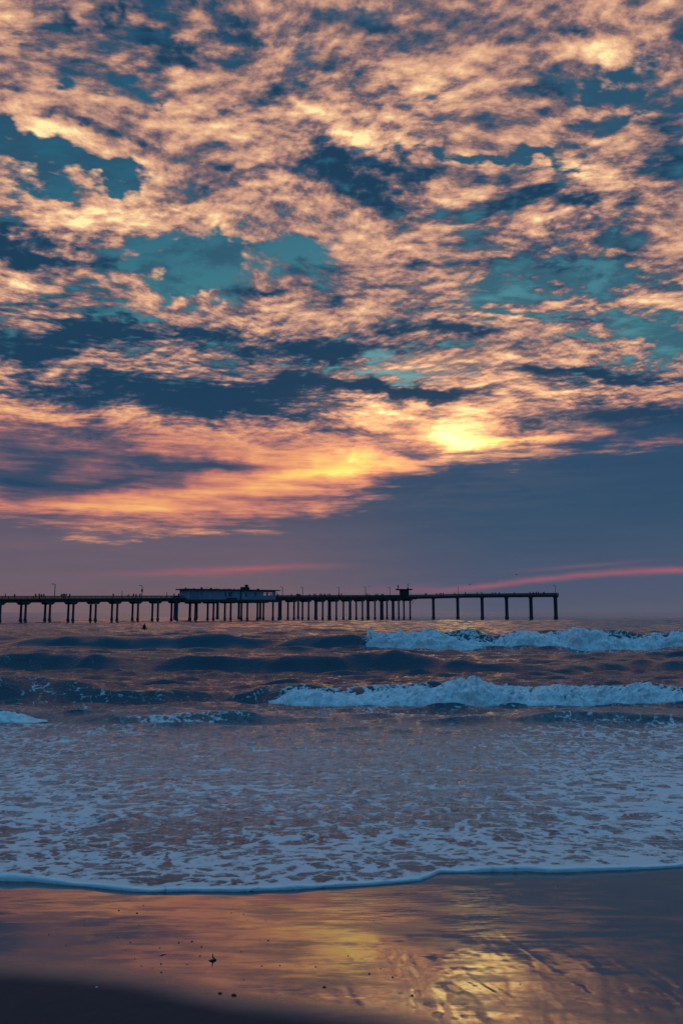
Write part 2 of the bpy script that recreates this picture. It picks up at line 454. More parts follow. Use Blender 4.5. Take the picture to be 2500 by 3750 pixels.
# ------------------------------------------------------------------ mesh helpers
def grid_object(name, X, Y, Z, mat, attrs=None, mask=None):
    nr, nc = X.shape
    co = np.stack([X, Y, Z], -1).reshape(-1, 3).astype(np.float32)
    i = np.arange(nr * nc).reshape(nr, nc)
    q = np.stack([i[:-1, :-1], i[:-1, 1:], i[1:, 1:], i[1:, :-1]], -1).reshape(-1, 4)
    me = bpy.data.meshes.new(name)
    me.vertices.add(len(co))
    me.vertices.foreach_set('co', co.ravel())
    me.loops.add(q.size)
    me.loops.foreach_set('vertex_index', q.ravel().astype(np.int32))
    me.polygons.add(len(q))
    me.polygons.foreach_set('loop_start', (np.arange(len(q)) * 4).astype(np.int32))
    me.polygons.foreach_set('use_smooth', np.ones(len(q), dtype=bool))
    me.update(calc_edges=True)
    for k, v in (attrs or {}).items():
        a = me.attributes.new(k, 'FLOAT', 'POINT')
        a.data.foreach_set('value', np.clip(v, 0, 1).reshape(-1).astype(np.float32))
    me.materials.append(mat)
    o = bpy.data.objects.new(name, me)
    COL.objects.link(o)
    return o

def sstep(x, a, b):
    t = np.clip((x - a) / (b - a), 0, 1)
    return t * t * (3 - 2 * t)

RS = np.random.RandomState(5)
_tab = RS.rand(256, 256)
def vnoise(x, y):
    """smooth value noise on a 256 lattice"""
    xi, yi = np.floor(x).astype(int), np.floor(y).astype(int)
    fx, fy = x - xi, y - yi
    fx, fy = fx * fx * (3 - 2 * fx), fy * fy * (3 - 2 * fy)
    a, b = _tab[xi & 255, yi & 255], _tab[(xi + 1) & 255, yi & 255]
    c, d_ = _tab[xi & 255, (yi + 1) & 255], _tab[(xi + 1) & 255, (yi + 1) & 255]
    return (a * (1 - fx) + b * fx) * (1 - fy) + (c * (1 - fx) + d_ * fx) * fy
def fbm(x, y, octaves=4, gain=0.5):
    s, a, t = 0, 1, 0
    for k in range(octaves):
        s = s + a * vnoise(x * 2 ** k + 17.3 * k, y * 2 ** k + 5.1 * k)
        t += a
        a *= gain
    return s / t

# ------------------------------------------------------------------ beach
SLOPE, SAND0 = 0.0945, 1.9
def sand_plane(y):
    y = np.asarray(y, float)
    return SAND0 - SLOPE * y
def on_sand(px, py):
    a, b, c = ray(px, py)
    t = (CAM_H - SAND0) / (-c - SLOPE * b)
    return t * a, t * b

EDGE_PX = [(0, 3226), (130, 3228), (263, 3242), (351, 3250), (478, 3264), (558, 3268), (700, 3264), (797, 3264), (900, 3265), (1076, 3256),
           (1250, 3246), (1380, 3239), (1473, 3232), (1529, 3227), (1569, 3214), (1598, 3200), (1612, 3196), (1728, 3195), (1808, 3192), (1935, 3189),
           (2015, 3194), (2100, 3191), (2167, 3187), (2286, 3184), (2366, 3181), (2500, 3172)]
_e = np.array([on_sand(*e) for e in EDGE_PX])
EU, EY = _e[:, 0] / _e[:, 1], _e[:, 1]
EU = np.concatenate([[-4, -1.4, -.8], EU, [.8, 1.4, 4]])
EY = np.concatenate([[8.4, 7.3, 7.0], EY, [7.6, 7.8, 8.6]])
def y_edge(u):
    return np.interp(u, EU, EY) + 0.012 * (vnoise(u * 60, u * 0 + 3) - .5) + 0.02 * (vnoise(u * 19, u * 0 + 9) - .5)

def px_u(px):
    return (np.asarray(px, float) - 1250) / 2850.0

# breaking and running waves: distance, heights along the frame, front and back width
WAVES = [
    (71.0, [(-900, .5), (0, .6), (100, 1.0), (240, 1.65), (420, 1.3), (600, 1.15), (750, 1.4), (900, 1.0), (1000, .7), (1150, 1.45), (1290, 1.8), (1400, 1.55), (1700, 1.5), (2000, 1.6), (2300, 1.4), (2500, 1.5), (3400, 1.2)], 1.7, 6.0, 1.5),
    (46.5, [(-900, .6), (0, .85), (330, .95), (520, .60), (680, .75), (900, .60), (1050, .85), (1300, 1.0), (1450, 1.1), (1600, .72), (1750, .45), (2000, .36), (2200, .48), (2500, .55), (3400, .5)], 1.05, 4.0, .8),
    (31.0, [(-900, .8), (0, 1.0), (100, .90), (200, .74), (350, .64), (500, .40), (700, .28), (850, .2), (950, .34), (1050, .56), (1200, .56), (1430, .66), (1700, .66), (2100, .52), (2400, .58), (2500, .62), (3400, .6)], .85, 3.4, .35),
    (25.6, [(-900, .4), (0, .40), (100, .34), (250, .12), (400, .2), (700, .30), (850, .26), (1000, .12), (1150, .04), (1750, .04), (1950, .22), (2100, .26), (2300, .22), (2500, .2), (3400, .2)], .40, 1.8, .2),
]
def crest_y(w, u):
    i = [k for k in range(len(WAVES)) if WAVES[k] is w][0]
    return w[0] * (1 + 0.0 * u) + w[4] * (vnoise(u * 9 + 3.7 * i, u * 0 + i) - .5) * 2 + w[4] * .5 * (vnoise(u * 30, u * 0 + 7 + i) - .5)
def crest_h(w, u):
    px = np.array([a for a, b in w[1]], float)
    h = np.interp(u, px_u(px), [b for a, b in w[1]])
    return h * (0.95 + 0.12 * vnoise(u * 26 + w[0], u * 0 + 2))
def wave_z(x, y):
    u = x / np.maximum(y, 1)
    z = 0
    for w in WAVES:
        s = y - crest_y(w, u)
        hh = crest_h(w, u)
        fr = np.clip(1 + s / w[2], 0, 1)
        p = np.where(s < 0, fr * fr * (3 - 2 * fr) ** 1.0, 1 / (1 + (s / w[3]) ** 2))
        z = z + hh * p
    return z

# chop: many crossing waves
_N = 84
_l = np.exp(RS.uniform(math.log(.35), math.log(30), _N))
_dir = RS.normal(0, .42, _N) * np.where(_l > 4, .5, np.where(_l > .8, .55, 1))
_ph = RS.uniform(0, 6.283, _N)
def chop(x, y, dy):
    zx, zy, zz = np.zeros_like(x), np.zeros_like(x), np.zeros_like(x)
    near = sstep(y, 12, 30)
    mid = sstep(y, 25, 75)
    for l, a, p in zip(_l, _dir, _ph):
        k = 2 * math.pi / l
        kx, ky = k * math.sin(a), -k * math.cos(a)
        amp = 0.0135 * l ** 0.85 * (0.09 + 0.91 * mid if l > 2.5 else (0.30 + 0.90 * near))
        if l > 5:
            amp = amp * mid * .5
        amp = amp * (1 - .45 * sstep(y, 90, 160))
        wt_ = sstep(l / np.maximum(dy, 1e-3), 2.2, 5.0) * amp
        ph = kx * x + ky * y + p
        zz += wt_ * np.cos(ph)
        q = -0.85 * wt_ * np.sin(ph)
        zx += q * math.sin(a)
        zy -= q * math.cos(a)
    return zx, zy, zz

def build_sea():
    u = np.concatenate([-np.geomspace(3.0, .56, 28), np.linspace(-.54, .54, 600), np.geomspace(.56, 3.0, 28)])
    lip = [(0.004, -.02), (-.006, .010), (-.011, .019), (-.008, .028), (.003, .033), (.018, .034), (.042, .032), (.085, .029)]
    s = [.2]
    while s[-1] < 20000:
        yy = s[-1] + 7
        st = .032 if yy < 9 else (yy * .0043 if yy < 90 else (yy * .0032 if yy < 330 else (yy * .008 if yy < 600 else yy * .05)))
        s.append(s[-1] + st)
    s = np.array(s)
    U, Sg = np.meshgrid(u, s)
    ye = y_edge(U)
    Y = ye + Sg
    X = U * Y
    Sp = np.gradient(s)[:, None] + 0 * U
    # still surface: the thin sheet on the sand fades into the level sea
    k = 0.10
    sheet = sand_plane(Y) + .028
    Z0 = k * np.logaddexp(0, np.clip(sheet / k, -40, 40))
    dx, dyy, zz = chop(X, Y, np.maximum(Sp, 0.25 * np.abs(np.gradient(u)[None, :] * Y)))
    Z = Z0 + wave_z(X, Y) * sstep(Y, 18, 24)
    # lumps of the running sheet
    sh = 1 - sstep(Y, 18, 30)
    lump = (fbm(X * 2.2, Y * 3.0, 4) - .5) * .045 + (fbm(X * .7 + 9, Y * 1.1, 3) - .5) * .09 + (fbm(X * 3.4 + 5, Y * 9.0 + X, 4, .58) - .5) * .058 * sstep(Sg, .6, 3.0)
    fade = sstep(Sg, .15, 1.0)
    Z = Z + (fbm(X * .9 + 3, Y * 1.9 + .4 * X, 5, .6) - .5) * .11 * sstep(Y, 24, 34) * (1 - .5 * sstep(Y, 60, 110)) * (1 - sstep(Y, 150, 260))
    Z = Z + zz * (.25 + .75 * sstep(Y, 20, 34)) * fade + lump * sh * fade
    Z = np.maximum(Z, np.where(Y < 30, sand_plane(Y) + .016, -9))
    Xd, Yd = X + dx * fade, Y + dyy * fade
    # foam cover
    px = 1250 + U * 2850
    foam = .24 + .15 * np.exp(-(Sg / 1.3) ** 2) + .20 * np.exp(-(Sg / 6.0) ** 2)
    side = .26 * sstep(px, 1650, 2150) + .20 * (1 - sstep(px, 100, 700))
    foam = foam + side * sstep(Y, 8, 10) * (1 - sstep(Y, 22, 28)) - .06 * np.exp(-((px - 1350) / 420) ** 2) * sstep(Y, 8.5, 11)
    foam = foam * (1 - sstep(Y, 23, 31))
    for w, a, b in ((WAVES[0], 1250, 2700), (WAVES[2], 930, 2700), (WAVES[3], -300, 180), (WAVES[3], 330, 1020), (WAVES[3], 1850, 2700)):
        dd = Y - crest_y(w, U)
        wd = 120 if w[0] > 28 else 330
        inn = sstep(px, a - (wd - 120) * .5, a + wd) * (1 - sstep(px, b - wd, b + (wd - 120) * .5)) * (1 if w[0] > 28 else .78)
        ln_ = 0.12 * w[0]
        foam = np.maximum(foam, inn * .62 * np.where(dd < 0, np.exp(dd / ln_ * 1.0), np.exp(-dd / (.02 * w[0]))))
    foam = np.maximum(foam, .30 * sstep(fbm(X * .05, Y * .1, 3), .55, .7) * (1 - sstep(Y, 28, 60)))
    calm = 1 - sstep(Y, 16, 32)
    # the rounded lip
    lu = y_edge(u)
    rows = []
    wob = .62 + .75 * vnoise(u * 34, u * 0 + 11) * vnoise(u * 9, u * 0 + 21) * 1.8
    for ls, lh in lip:
        yy = lu + ls * 1.0
        rows.append((u * yy, yy, sand_plane(yy) + lh * (wob if lh > 0 else 1)))
    LX, LY, LZ = (np.array([r[i] for r in rows]) for i in range(3))
    Xa, Ya, Za = np.vstack([LX, Xd]), np.vstack([LY, Yd]), np.vstack([LZ, Z])
    fo = np.vstack([np.ones_like(LX) * np.array([.965, .98, 1, 1, 1, 1, .96, .80])[:, None], foam])
    ca = np.vstack([np.ones_like(LX), calm])
    o = grid_object('sea', Xa, Ya, Za, M_WATER, {'foam': fo, 'calm': ca})
    o['kind'] = 'structure'
    return o
sea = build_sea()

# ------------------------------------------------------------------ sand
DRY_PX = [(-600, 3530), (0, 3568), (300, 3585), (560, 3625), (800, 3680), (1000, 3715), (1300, 3765), (1800, 3840), (2600, 3900)]
def build_sand():
    def axis(parts):
        out = [parts[0][0]]
        for a, b, st in parts:
            n = max(1, int(round((b - a) / st)))
            out += list(a + (b - a) * (np.arange(n) + 1) / n)
        return np.array(out)
    xs = axis([(-80, -12, 4), (-12, -5, .25), (-5, -2.6, .04), (-2.6, 2.6, .0105), (2.6, 5, .04), (5, 12, .25), (12, 80, 4)])
    ys = axis([(-30, -2, 2), (-2, 2.2, .15), (2.2, 3.3, .05), (3.3, 5.4, .0085), (5.4, 7.8, .015), (7.8, 12, .12), (12, 40, 1)])
    X, Y = np.meshgrid(xs, ys)
    Z = sand_plane(Y)
    Z = np.where(Y < 1.5, Z + 0.06 * (Y - 1.5), Z)
    und = (fbm(X * .8 + 3, Y * .9, 3) - .5) * .014 + (fbm(X * 2.5 + 8, Y * 5, 3) - .5) * .0020
    nearw = sstep(Y, 1.0, 2.5) * (1 - sstep(Y, 9, 12))
    Z = Z + und * nearw + (fbm(X * .15, Y * .15, 3) - .5) * .3 * (1 - sstep(Y, -3, 2))
    dw = np.array([on_sand(*p_) for p_ in DRY_PX])
    yd = np.interp(X, np.concatenate([[-90], dw[:, 0], [90]]), np.concatenate([[4.0], dw[:, 1], [2.0]]))
    wet = sstep(Y - yd + (fbm(X * 1.2, Y * 2, 3) - .5) * .16, -.12, .34)
    film = sstep(Y, 4.9, 6.4) * sstep(X, -.6, .6)
    # rhomboid backwash marks: two families of low oblique ridges fanning towards the sea
    def ridges(sgn, k):
        a = X * 6.5 + sgn * (Y - 4.5) * 1.1 + .9 * fbm(X * 1.5 + k, Y * 1.5, 3)
        n = fbm(a + 31 * k, Y * .5 + 7 * k, 3, .5)
        return 1 - (2 * n - 1) ** 2
    rr = ((ridges(1, 1) ** 10 + ridges(-1, 2) ** 10) / 2) ** .1
    y_top = np.interp(X / Y, [-.5, -.12, .05, .2, .5], [4.0, 4.5, 5.1, 5.1, 4.8])
    env = sstep(y_top - Y + (fbm(X * 3, Y * 3, 3) - .5) * .6, -.5, .75) * sstep(X, -.75, -.1)
    Z = Z + env * (.0210 * (rr - .9) + .003 * (fbm(X * 9, Y * 7, 3) - .5))
    dent = fbm(X * 5 + 40, Y * 6, 4)
    Z = Z + (1 - wet) * .012 * (dent - .5) * sstep(Y, .5, 1.5)
    o = grid_object('beach_sand', X, Y, Z, M_SAND, {'wet': wet, 'film': film})
    o['kind'] = 'structure'
    return o
sand = build_sand()

# ------------------------------------------------------------------ white water
from mathutils import noise as mnoise
def bore(label, w, a, b, front, lift, seed, taper=(90, 60)):
    step = .0026 if w[0] > 50 else (.0024 if w[0] > 28 else .003)
    u = np.arange(px_u(a), px_u(b), step * 12 / max(12, 12))
    n = len(u)
    M = 30
    prof_s = np.linspace(0, 1, M)
    hh = crest_h(w, u)
    cy = crest_y(w, u)
    ta = sstep(u, u[0], u[0] + px_u(1250 + taper[0])) * (1 - sstep(u, u[-1] - px_u(1250 + taper[1]), u[-1]))
    lump = .12 + 1.42 * fbm(u * w[0] * .22 + seed, u * 0 + seed, 5, .6)
    verts, droplets = [], []
    for i in range(n):
        H = hh[i] * lift * lump[i] * (0.25 + .75 * ta[i])
        F = front * (.55 + .45 * ta[i]) * (.75 + .5 * float(vnoise(u[i] * w[0] * .4 + seed, seed * 1.7)))
        for j, t in enumerate(prof_s):
            # from the toe up the tumbling front, over the top and down the back
            if t < .62:
                r = t / .62
                s = -F * (1 - r ** 1.5)
                zz = H * math.sin(r * math.pi / 2) ** .75
            else:
                r = (t - .62) / .38
                s = r * F * .55
                zz = H * (1 - r ** 2 * .75)
            y = cy[i] + s
            x = u[i] * y
            zl = zz - .10 * H
            v = Vector((x * 1.0, y, zl * 1.6))
            sc = 1.5 / max(.35, hh[i])
            d1 = mnoise.fractal(v * sc + Vector((seed, 0, 0)), .9, 2.1, 5, noise_basis='BLENDER')
            d2 = mnoise.fractal(v * sc * 3.1 + Vector((0, seed, 0)), .8, 2.1, 4, noise_basis='BLENDER')
            env = min(1.0, t * 5) * min(1.0, (1 - t) * 4) * (.3 + .7 * ta[i])
            zl += H * (.16 * d1 + .03 * d2) * env
            y -= H * (.20 * d1 + .04 * d2) * env
            x += H * .10 * d2 * env
            verts.append((x, y, zl))
            if .45 < t < .72 and rnd.random() < .10 * ta[i] and d2 > .0:
                droplets.append((x, y, zl, H))
    V = np.array(verts).reshape(n, M, 3)
    bm = bmesh.new()
    vs = [bm.verts.new(v) for v in V.reshape(-1, 3)]
    for i in range(n - 1):
        for j in range(M - 1):
            f = bm.faces.new((vs[i * M + j], vs[(i + 1) * M + j], vs[(i + 1) * M + j + 1], vs[i * M + j + 1]))
            f.smooth = True
    for (x, y, z, H) in droplets:                    # spray thrown off the top
        for _ in range(2):
            r = rnd.uniform(.006, .020) * (w[0] / 45) ** .5
            c = Vector((x + rnd.gauss(0, .10), y + rnd.gauss(0, .12), z + abs(rnd.gauss(0, .13)) * H))
            bmesh.ops.create_icosphere(bm, subdivisions=1, radius=r, matrix=Matrix.Translation(c))
    me = bpy.data.meshes.new('breaking_wave_foam')
    bm.to_mesh(me)
    bm.free()
    me.materials.append(M_FOAM)
    o = bpy.data.objects.new('breaking_wave_foam', me)
    COL.objects.link(o)
    o['kind'] = 'stuff'
    o['label'] = label
    o['category'] = 'wave foam'
    o['group'] = 'foam of the breaking waves'
    return o
bore('white foam of the farthest breaking wave, below the pier end', WAVES[0], 1320, 2720, 2.5, 1.36, 3.1, (40, 60))
bore('longest white foam roll, on the nearer breaking wave', WAVES[2], 985, 2700, 1.5, 1.22, 7.7, (110, 60))
bore('low heap of foam where the dark left wave runs out', WAVES[3], -260, 190, .9, .95, 12.3, (60, 110))
# ------------------------------------------------------------------ things
def mat_plain(name, c, rough=.8, var=.35, scale=1.2, spec=.25):
    m, g = material(name)
    p = obj_coord(g)
    n = g.noise(p, scale, 5.0, .65)
    n2 = g.noise(g.mapping(p, scale=(1, 1, .15)), scale * 3, 4.0, .6)
    f = n * .6 + n2 * .4
    lo = tuple(v * (1 - var) for v in c)
    hi_ = tuple(min(1, v * (1 + var)) for v in c)
    s = principled(g, g.mix(g.smooth(f, .3, .7), lo, hi_), rough, 1.45, spec, bump(g, f, .02, .4))
    finish(g, s.outputs[0])
    return m
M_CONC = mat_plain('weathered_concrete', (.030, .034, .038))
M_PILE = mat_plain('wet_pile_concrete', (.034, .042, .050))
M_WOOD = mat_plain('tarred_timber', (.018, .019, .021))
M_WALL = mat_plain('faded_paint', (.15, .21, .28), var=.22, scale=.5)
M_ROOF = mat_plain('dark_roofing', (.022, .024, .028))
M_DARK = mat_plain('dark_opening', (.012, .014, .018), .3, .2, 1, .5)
M_STEEL = mat_plain('galvanised_steel', (.05, .06, .075), .5)
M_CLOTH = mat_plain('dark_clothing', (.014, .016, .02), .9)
M_GULL = mat_plain('gull_feathers', (.05, .055, .06), .9)
M_PEB = mat_plain('dark_pebble', (.020, .020, .022), .5, .3, 40)
M_SHELL = mat_plain('pale_shell', (.55, .53, .50), .5, .2, 60)
M_SUIT = mat_plain('black_neoprene', (.006, .007, .009), .6, .3, 5)
M_BOARD = mat_plain('surfboard_dark', (.02, .02, .024), .4, .2, 3)

def thing(name, label, cat, loc, group=None, rotz=0.0):
    o = bpy.data.objects.new(name, None)
    o.empty_display_size = .5
    COL.objects.link(o)
    o.location = loc
    o.rotation_euler = (0, 0, rotz)
    o['label'], o['category'] = label, cat
    if group:
        o['group'] = group
    return o
def tag(o, label, cat, group=None):
    o['label'], o['category'] = label, cat
    if group:
        o['group'] = group
    return o
def link_mesh(name, me, parent=None, kind=None):
    o = bpy.data.objects.new(name, me)
    COL.objects.link(o)
    if parent is not None:
        o.parent = parent
    if kind:
        o['kind'] = kind
    return o
def part(name, bm, mat, parent, origin=(0, 0, 0), smooth=False, kind=None):
    if any(origin):
        bmesh.ops.translate(bm, verts=bm.verts, vec=-Vector(origin))
    bmesh.ops.recalc_face_normals(bm, faces=bm.faces)
    me = bpy.data.meshes.new(name)
    bm.to_mesh(me)
    bm.free()
    if smooth:
        for p in me.polygons:
            p.use_smooth = True
    me.materials.append(mat)
    return link_mesh(name, me, parent, kind)
def dup_tree(o, parent=None):
    c = o.copy()
    COL.objects.link(c)
    if parent is not None:
        c.parent = parent
    for ch in list(o.children):
        dup_tree(ch, c)
    return c
def hexa(bm, p):
    """p: 8 corners, bottom ring then top ring"""
    v = [bm.verts.new(q) for q in p]
    for f in ((3, 2, 1, 0), (4, 5, 6, 7), (0, 1, 5, 4), (1, 2, 6, 5), (2, 3, 7, 6), (3, 0, 4, 7)):
        bm.faces.new([v[i] for i in f])
def lbox(bm, x0, x1, y0, y1, z0, z1):
    hexa(bm, [(x0, y0, z0), (x1, y0, z0), (x1, y1, z0), (x0, y1, z0), (x0, y0, z1), (x1, y0, z1), (x1, y1, z1), (x0, y1, z1)])
def lathe(bm, c, prof, n=10):
    rings = []
    for r, z in prof:
        rings.append([bm.verts.new((c[0] + r * math.cos(6.28318 * k / n), c[1] + r * math.sin(6.28318 * k / n), z)) for k in range(n)])
    for a, b in zip(rings, rings[1:]):
        for k in range(n):
            bm.faces.new((a[k], a[(k + 1) % n], b[(k + 1) % n], b[k]))
    bm.faces.new(rings[0][::-1])
    bm.faces.new(rings[-1])
def tube(bm, pts, rad, n=8):
    pts = [Vector(p) for p in pts]
    rad = rad if hasattr(rad, '__len__') else [rad] * len(pts)
    rings = []
    for i, p in enumerate(pts):
        t = (pts[min(i + 1, len(pts) - 1)] - pts[max(i - 1, 0)]).normalized()
        a = t.orthogonal().normalized() if abs(t.z) < .95 else Vector((1, 0, 0))
        a = (a - t * a.dot(t)).normalized()
        b = t.cross(a)
        rings.append([bm.verts.new(p + (a * math.cos(6.28318 * k / n) + b * math.sin(6.28318 * k / n)) * rad[i]) for k in range(n)])
    for r, s in zip(rings, rings[1:]):
        for k in range(n):
            bm.faces.new((r[k], r[(k + 1) % n], s[(k + 1) % n], s[k]))
    bm.faces.new(rings[0][::-1])
    bm.faces.new(rings[-1])

# ------------------------------------------------------------------ the pier
D0 = Vector((-115.4, 280.0, 0))
DV = Vector((6.55, 5.883, 0))
BAY = DV.length
DN = DV.normalized()
NN = Vector((DN.y, -DN.x, 0))            # towards the beach
def deck_z(k): return 8.30 + .146 * k
def P(k, off, z): return D0 + DV * k + NN * off + Vector((0, 0, z))
def kbox(bm, k0, k1, o0, o1, za, zb, follow=True):
    f = deck_z if follow else (lambda k: 0.0)
    hexa(bm, [P(k0, o1, f(k0) + za), P(k1, o1, f(k1) + za), P(k1, o0, f(k1) + za), P(k0, o0, f(k0) + za),
              P(k0, o1, f(k0) + zb), P(k1, o1, f(k1) + zb), P(k1, o0, f(k1) + zb), P(k0, o0, f(k0) + zb)])
def px_k(px):
    o = px - 1250
    return (o + 1164) / (66.06 - .02101 * o)
KJ = 23.6
pier = thing('pier', 'long dark concrete fishing pier on round piles running out across the sea', 'pier', (0, 300, 0))
PO = (0, 300, 0)
bm = bmesh.new()
for k in range(-3, 24):
    kbox(bm, k, min(k + 1, KJ), -3.0, 3.0, -.45, 0)
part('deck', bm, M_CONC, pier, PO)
bm = bmesh.new()
for o in (-2.4, -.8, .8, 2.4):
    for k in range(-3, 24):
        kbox(bm, k, min(k + 1, KJ), o - .22, o + .22, -1.35, -.453)
part('deck_beam', bm, M_CONC, pier, PO)
def railing(segs, name='railing'):
    posts = bmesh.new()
    root = None
    for (pa, pb) in segs:
        rails = bmesh.new()
        n = max(1, int((pb - pa).length / 2.2))
        dr = (pb - pa).normalized()
        nr = Vector((dr.y, -dr.x, 0)).normalized() * .045
        for z0, z1 in ((.92, 1.06), (.66, .80), (.38, .52), (.08, .24)):
            zz0, zz1 = Vector((0, 0, z0)), Vector((0, 0, z1))
            hexa(rails, [pa - nr + zz0, pb - nr + zz0, pb + nr + zz0, pa + nr + zz0, pa - nr + zz1, pb - nr + zz1, pb + nr + zz1, pa + nr + zz1])
        for i in range(n + 1):
            c = pa.lerp(pb, i / n)
            lbox(posts, c.x - .055, c.x + .055, c.y - .055, c.y + .055, c.z, c.z + 1.03)
        root = part(name, rails, M_WOOD, pier, PO)
    part('railing_posts', posts, M_WOOD, root, PO, kind='stuff')
KB0, KB1 = px_k(664), px_k(988)
near = [(-3, KB0 - .05), (KB1 + .05, KJ - .35)]
railing([(P(a, 2.9, deck_z(a)), P(b, 2.9, deck_z(b))) for a, b in near])
railing([(P(-3, -2.9, deck_z(-3)), P(KJ - .35, -2.9, deck_z(KJ - .35)))])

def pile_mesh(r, h, flare=1.35):
    b = bmesh.new()
    lathe(b, (0, 0), [(r * flare, -2.5), (r * flare * 1.06, .35), (r * flare, .95), (r * 1.04, 1.25), (r, 1.6), (r * .97, h - .4), (r * 1.12, h - .15), (r * 1.12, h)], 12)
    bmesh.ops.recalc_face_normals(b, faces=b.faces)
    me = bpy.data.meshes.new('pile')
    b.to_mesh(me)
    b.free()
    for p in me.polygons:
        p.use_smooth = True
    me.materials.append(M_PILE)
    return me
PM = pile_mesh(.40, 1.0)
def pile(at, h, r):
    """one pile of height h, all piles share their mesh family by rounded height"""
    key = (round(h * 2) / 2, r)
    if key not in PILES:
        PILES[key] = pile_mesh(r, key[0])
    o = link_mesh('pile', PILES[key], pier)
    o.location = Vector((at.x, at.y, 0)) - Vector(PO)
PILES = {}
cap = {}
def cap_mesh(half, low):
    """haunched cap: a trapezoid along the deck, run across it"""
    b = bmesh.new()
    prof = [(-2.35, -.80), (-.9, low), (.9, low), (2.35, -.80), (2.35, -.66), (-2.35, -.66)]
    v0 = [b.verts.new((x, -half, z)) for x, z in prof]
    v1 = [b.verts.new((x, half, z)) for x, z in prof]
    b.faces.new(v0)
    b.faces.new(v1[::-1])
    for i in range(6):
        b.faces.new((v0[i], v1[i], v1[(i + 1) % 6], v0[(i + 1) % 6]))
    bmesh.ops.recalc_face_normals(b, faces=b.faces)
    me = bpy.data.meshes.new('pile_cap')
    b.to_mesh(me)
    b.free()
    me.materials.append(M_CONC)
    return me
CM = cap_mesh(2.75, -2.15)
CMW = cap_mesh(4.6, -2.15)
ang = math.atan2(DN.y, DN.x)
for k in range(-2, 24):
    wide = KB0 - .2 < k < KB1 + .2
    c = link_mesh('pile_cap', CMW if wide else CM, pier)
    c.location = P(k, 0, deck_z(k) - (.25 if wide else 0)) - Vector(PO)
    c.rotation_euler = (0, 0, ang)
    for s in (-2.3, 2.3):
        pile(P(k, s, 0), deck_z(k) - 2.0, .54 if wide and k < 9 else .43)

# the cross arm at the far end
YT = 425.0
def tz(px):                               # deck level along the arm
    return float(np.interp(px, [600, 1480, 1586, 1700, 2040], [11.3, 11.9, 12.1, 12.55, 13.0]))
def tx(px, y=YT, z=6.0):
    return (px - 1250) / FPX * (y * CP + (z - CAM_H) * SP)
def tbox(bm, p0, p1, y0, y1, za, zb):
    x0, x1, a, b = tx(p0), tx(p1), tz(p0), tz(p1)
    hexa(bm, [(x0, y0, a + za), (x1, y0, b + za), (x1, y1, b + za), (x0, y1, a + za), (x0, y0, a + zb), (x1, y0, b + zb), (x1, y1, b + zb), (x0, y1, a + zb)])
TP = [632, 800, 1000, 1200, 1400, 1480, 1586, 1700, 1850, 2041]
bm = bmesh.new()
for a, b in zip(TP, TP[1:]):
    tbox(bm, a, b, YT - 2.6, YT + 2.6, -.5, 0)
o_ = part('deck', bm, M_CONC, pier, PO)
bm = bmesh.new()
for yo in (-2.2, 0, 2.2):
    for a, b in zip(TP, TP[1:]):
        tbox(bm, a + 2, b - (1 if b == 2041 else -2), YT + yo - .2, YT + yo + .2, -1.15, -.503)
part('deck_beam', bm, M_CONC, pier, PO)
def tp(px, yo): return Vector((tx(px), YT + yo, tz(px)))
railing([(tp(a, -2.5), tp(b, -2.5)) for a, b in zip(TP, TP[1:])])
railing([(tp(a, 2.5), tp(b, 2.5)) for a, b in zip(TP, TP[1:])] + [(tp(2041, -2.5), tp(2041, 2.5))])
def corbel():
    b = bmesh.new()
    for z0, z1, w in ((-1.45, -1.15, 1.0), (-1.85, -1.45, .72)):
        lbox(b, -w * .75, w * .75, -2.3, 2.3, z0, z1 - .002)
    bmesh.ops.recalc_face_normals(b, faces=b.faces)
    me = bpy.data.meshes.new('pile_cap')
    b.to_mesh(me)
    b.free()
    me.materials.append(M_CONC)
    return me
CB = corbel()
for px in [642, 720, 797, 875, 953, 1028, 1092, 1154, 1203, 1283, 1345, 1400, 1440, 1586, 1675, 1764.5, 1854, 1943, 2033]:
    c = link_mesh('pile_cap', CB, pier)
    c.location = Vector((tx(px), YT, tz(px))) - Vector(PO)
    for s in (-1.7, 1.7):
        pile(Vector((tx(px), YT + s, 0)), tz(px) - 1.6, .44 if px < 1500 else .56)
bm = bmesh.new()
tube(bm, [P(23.15, 2.3, 8.2), P(23.42, 2.3, 9.9)], .14, 6)
part('brace', bm, M_STEEL, pier, PO)
# widened platform below the cafe
bm = bmesh.new()
ZP = 8.75
hexa(bm, [P(KB0 - .15, 5.0, ZP - 1.15), P(KB1 + .2, 5.0, ZP - .6), P(KB1 + .2, -5.0, ZP - .6), P(KB0 - .15, -5.0, ZP - 1.15),
          P(KB0 - .15, 5.0, ZP), P(KB1 + .2, 5.0, ZP + .45), P(KB1 + .2, -5.0, ZP + .45), P(KB0 - .15, -5.0, ZP)])
part('cafe_platform', bm, M_CONC, pier, PO)

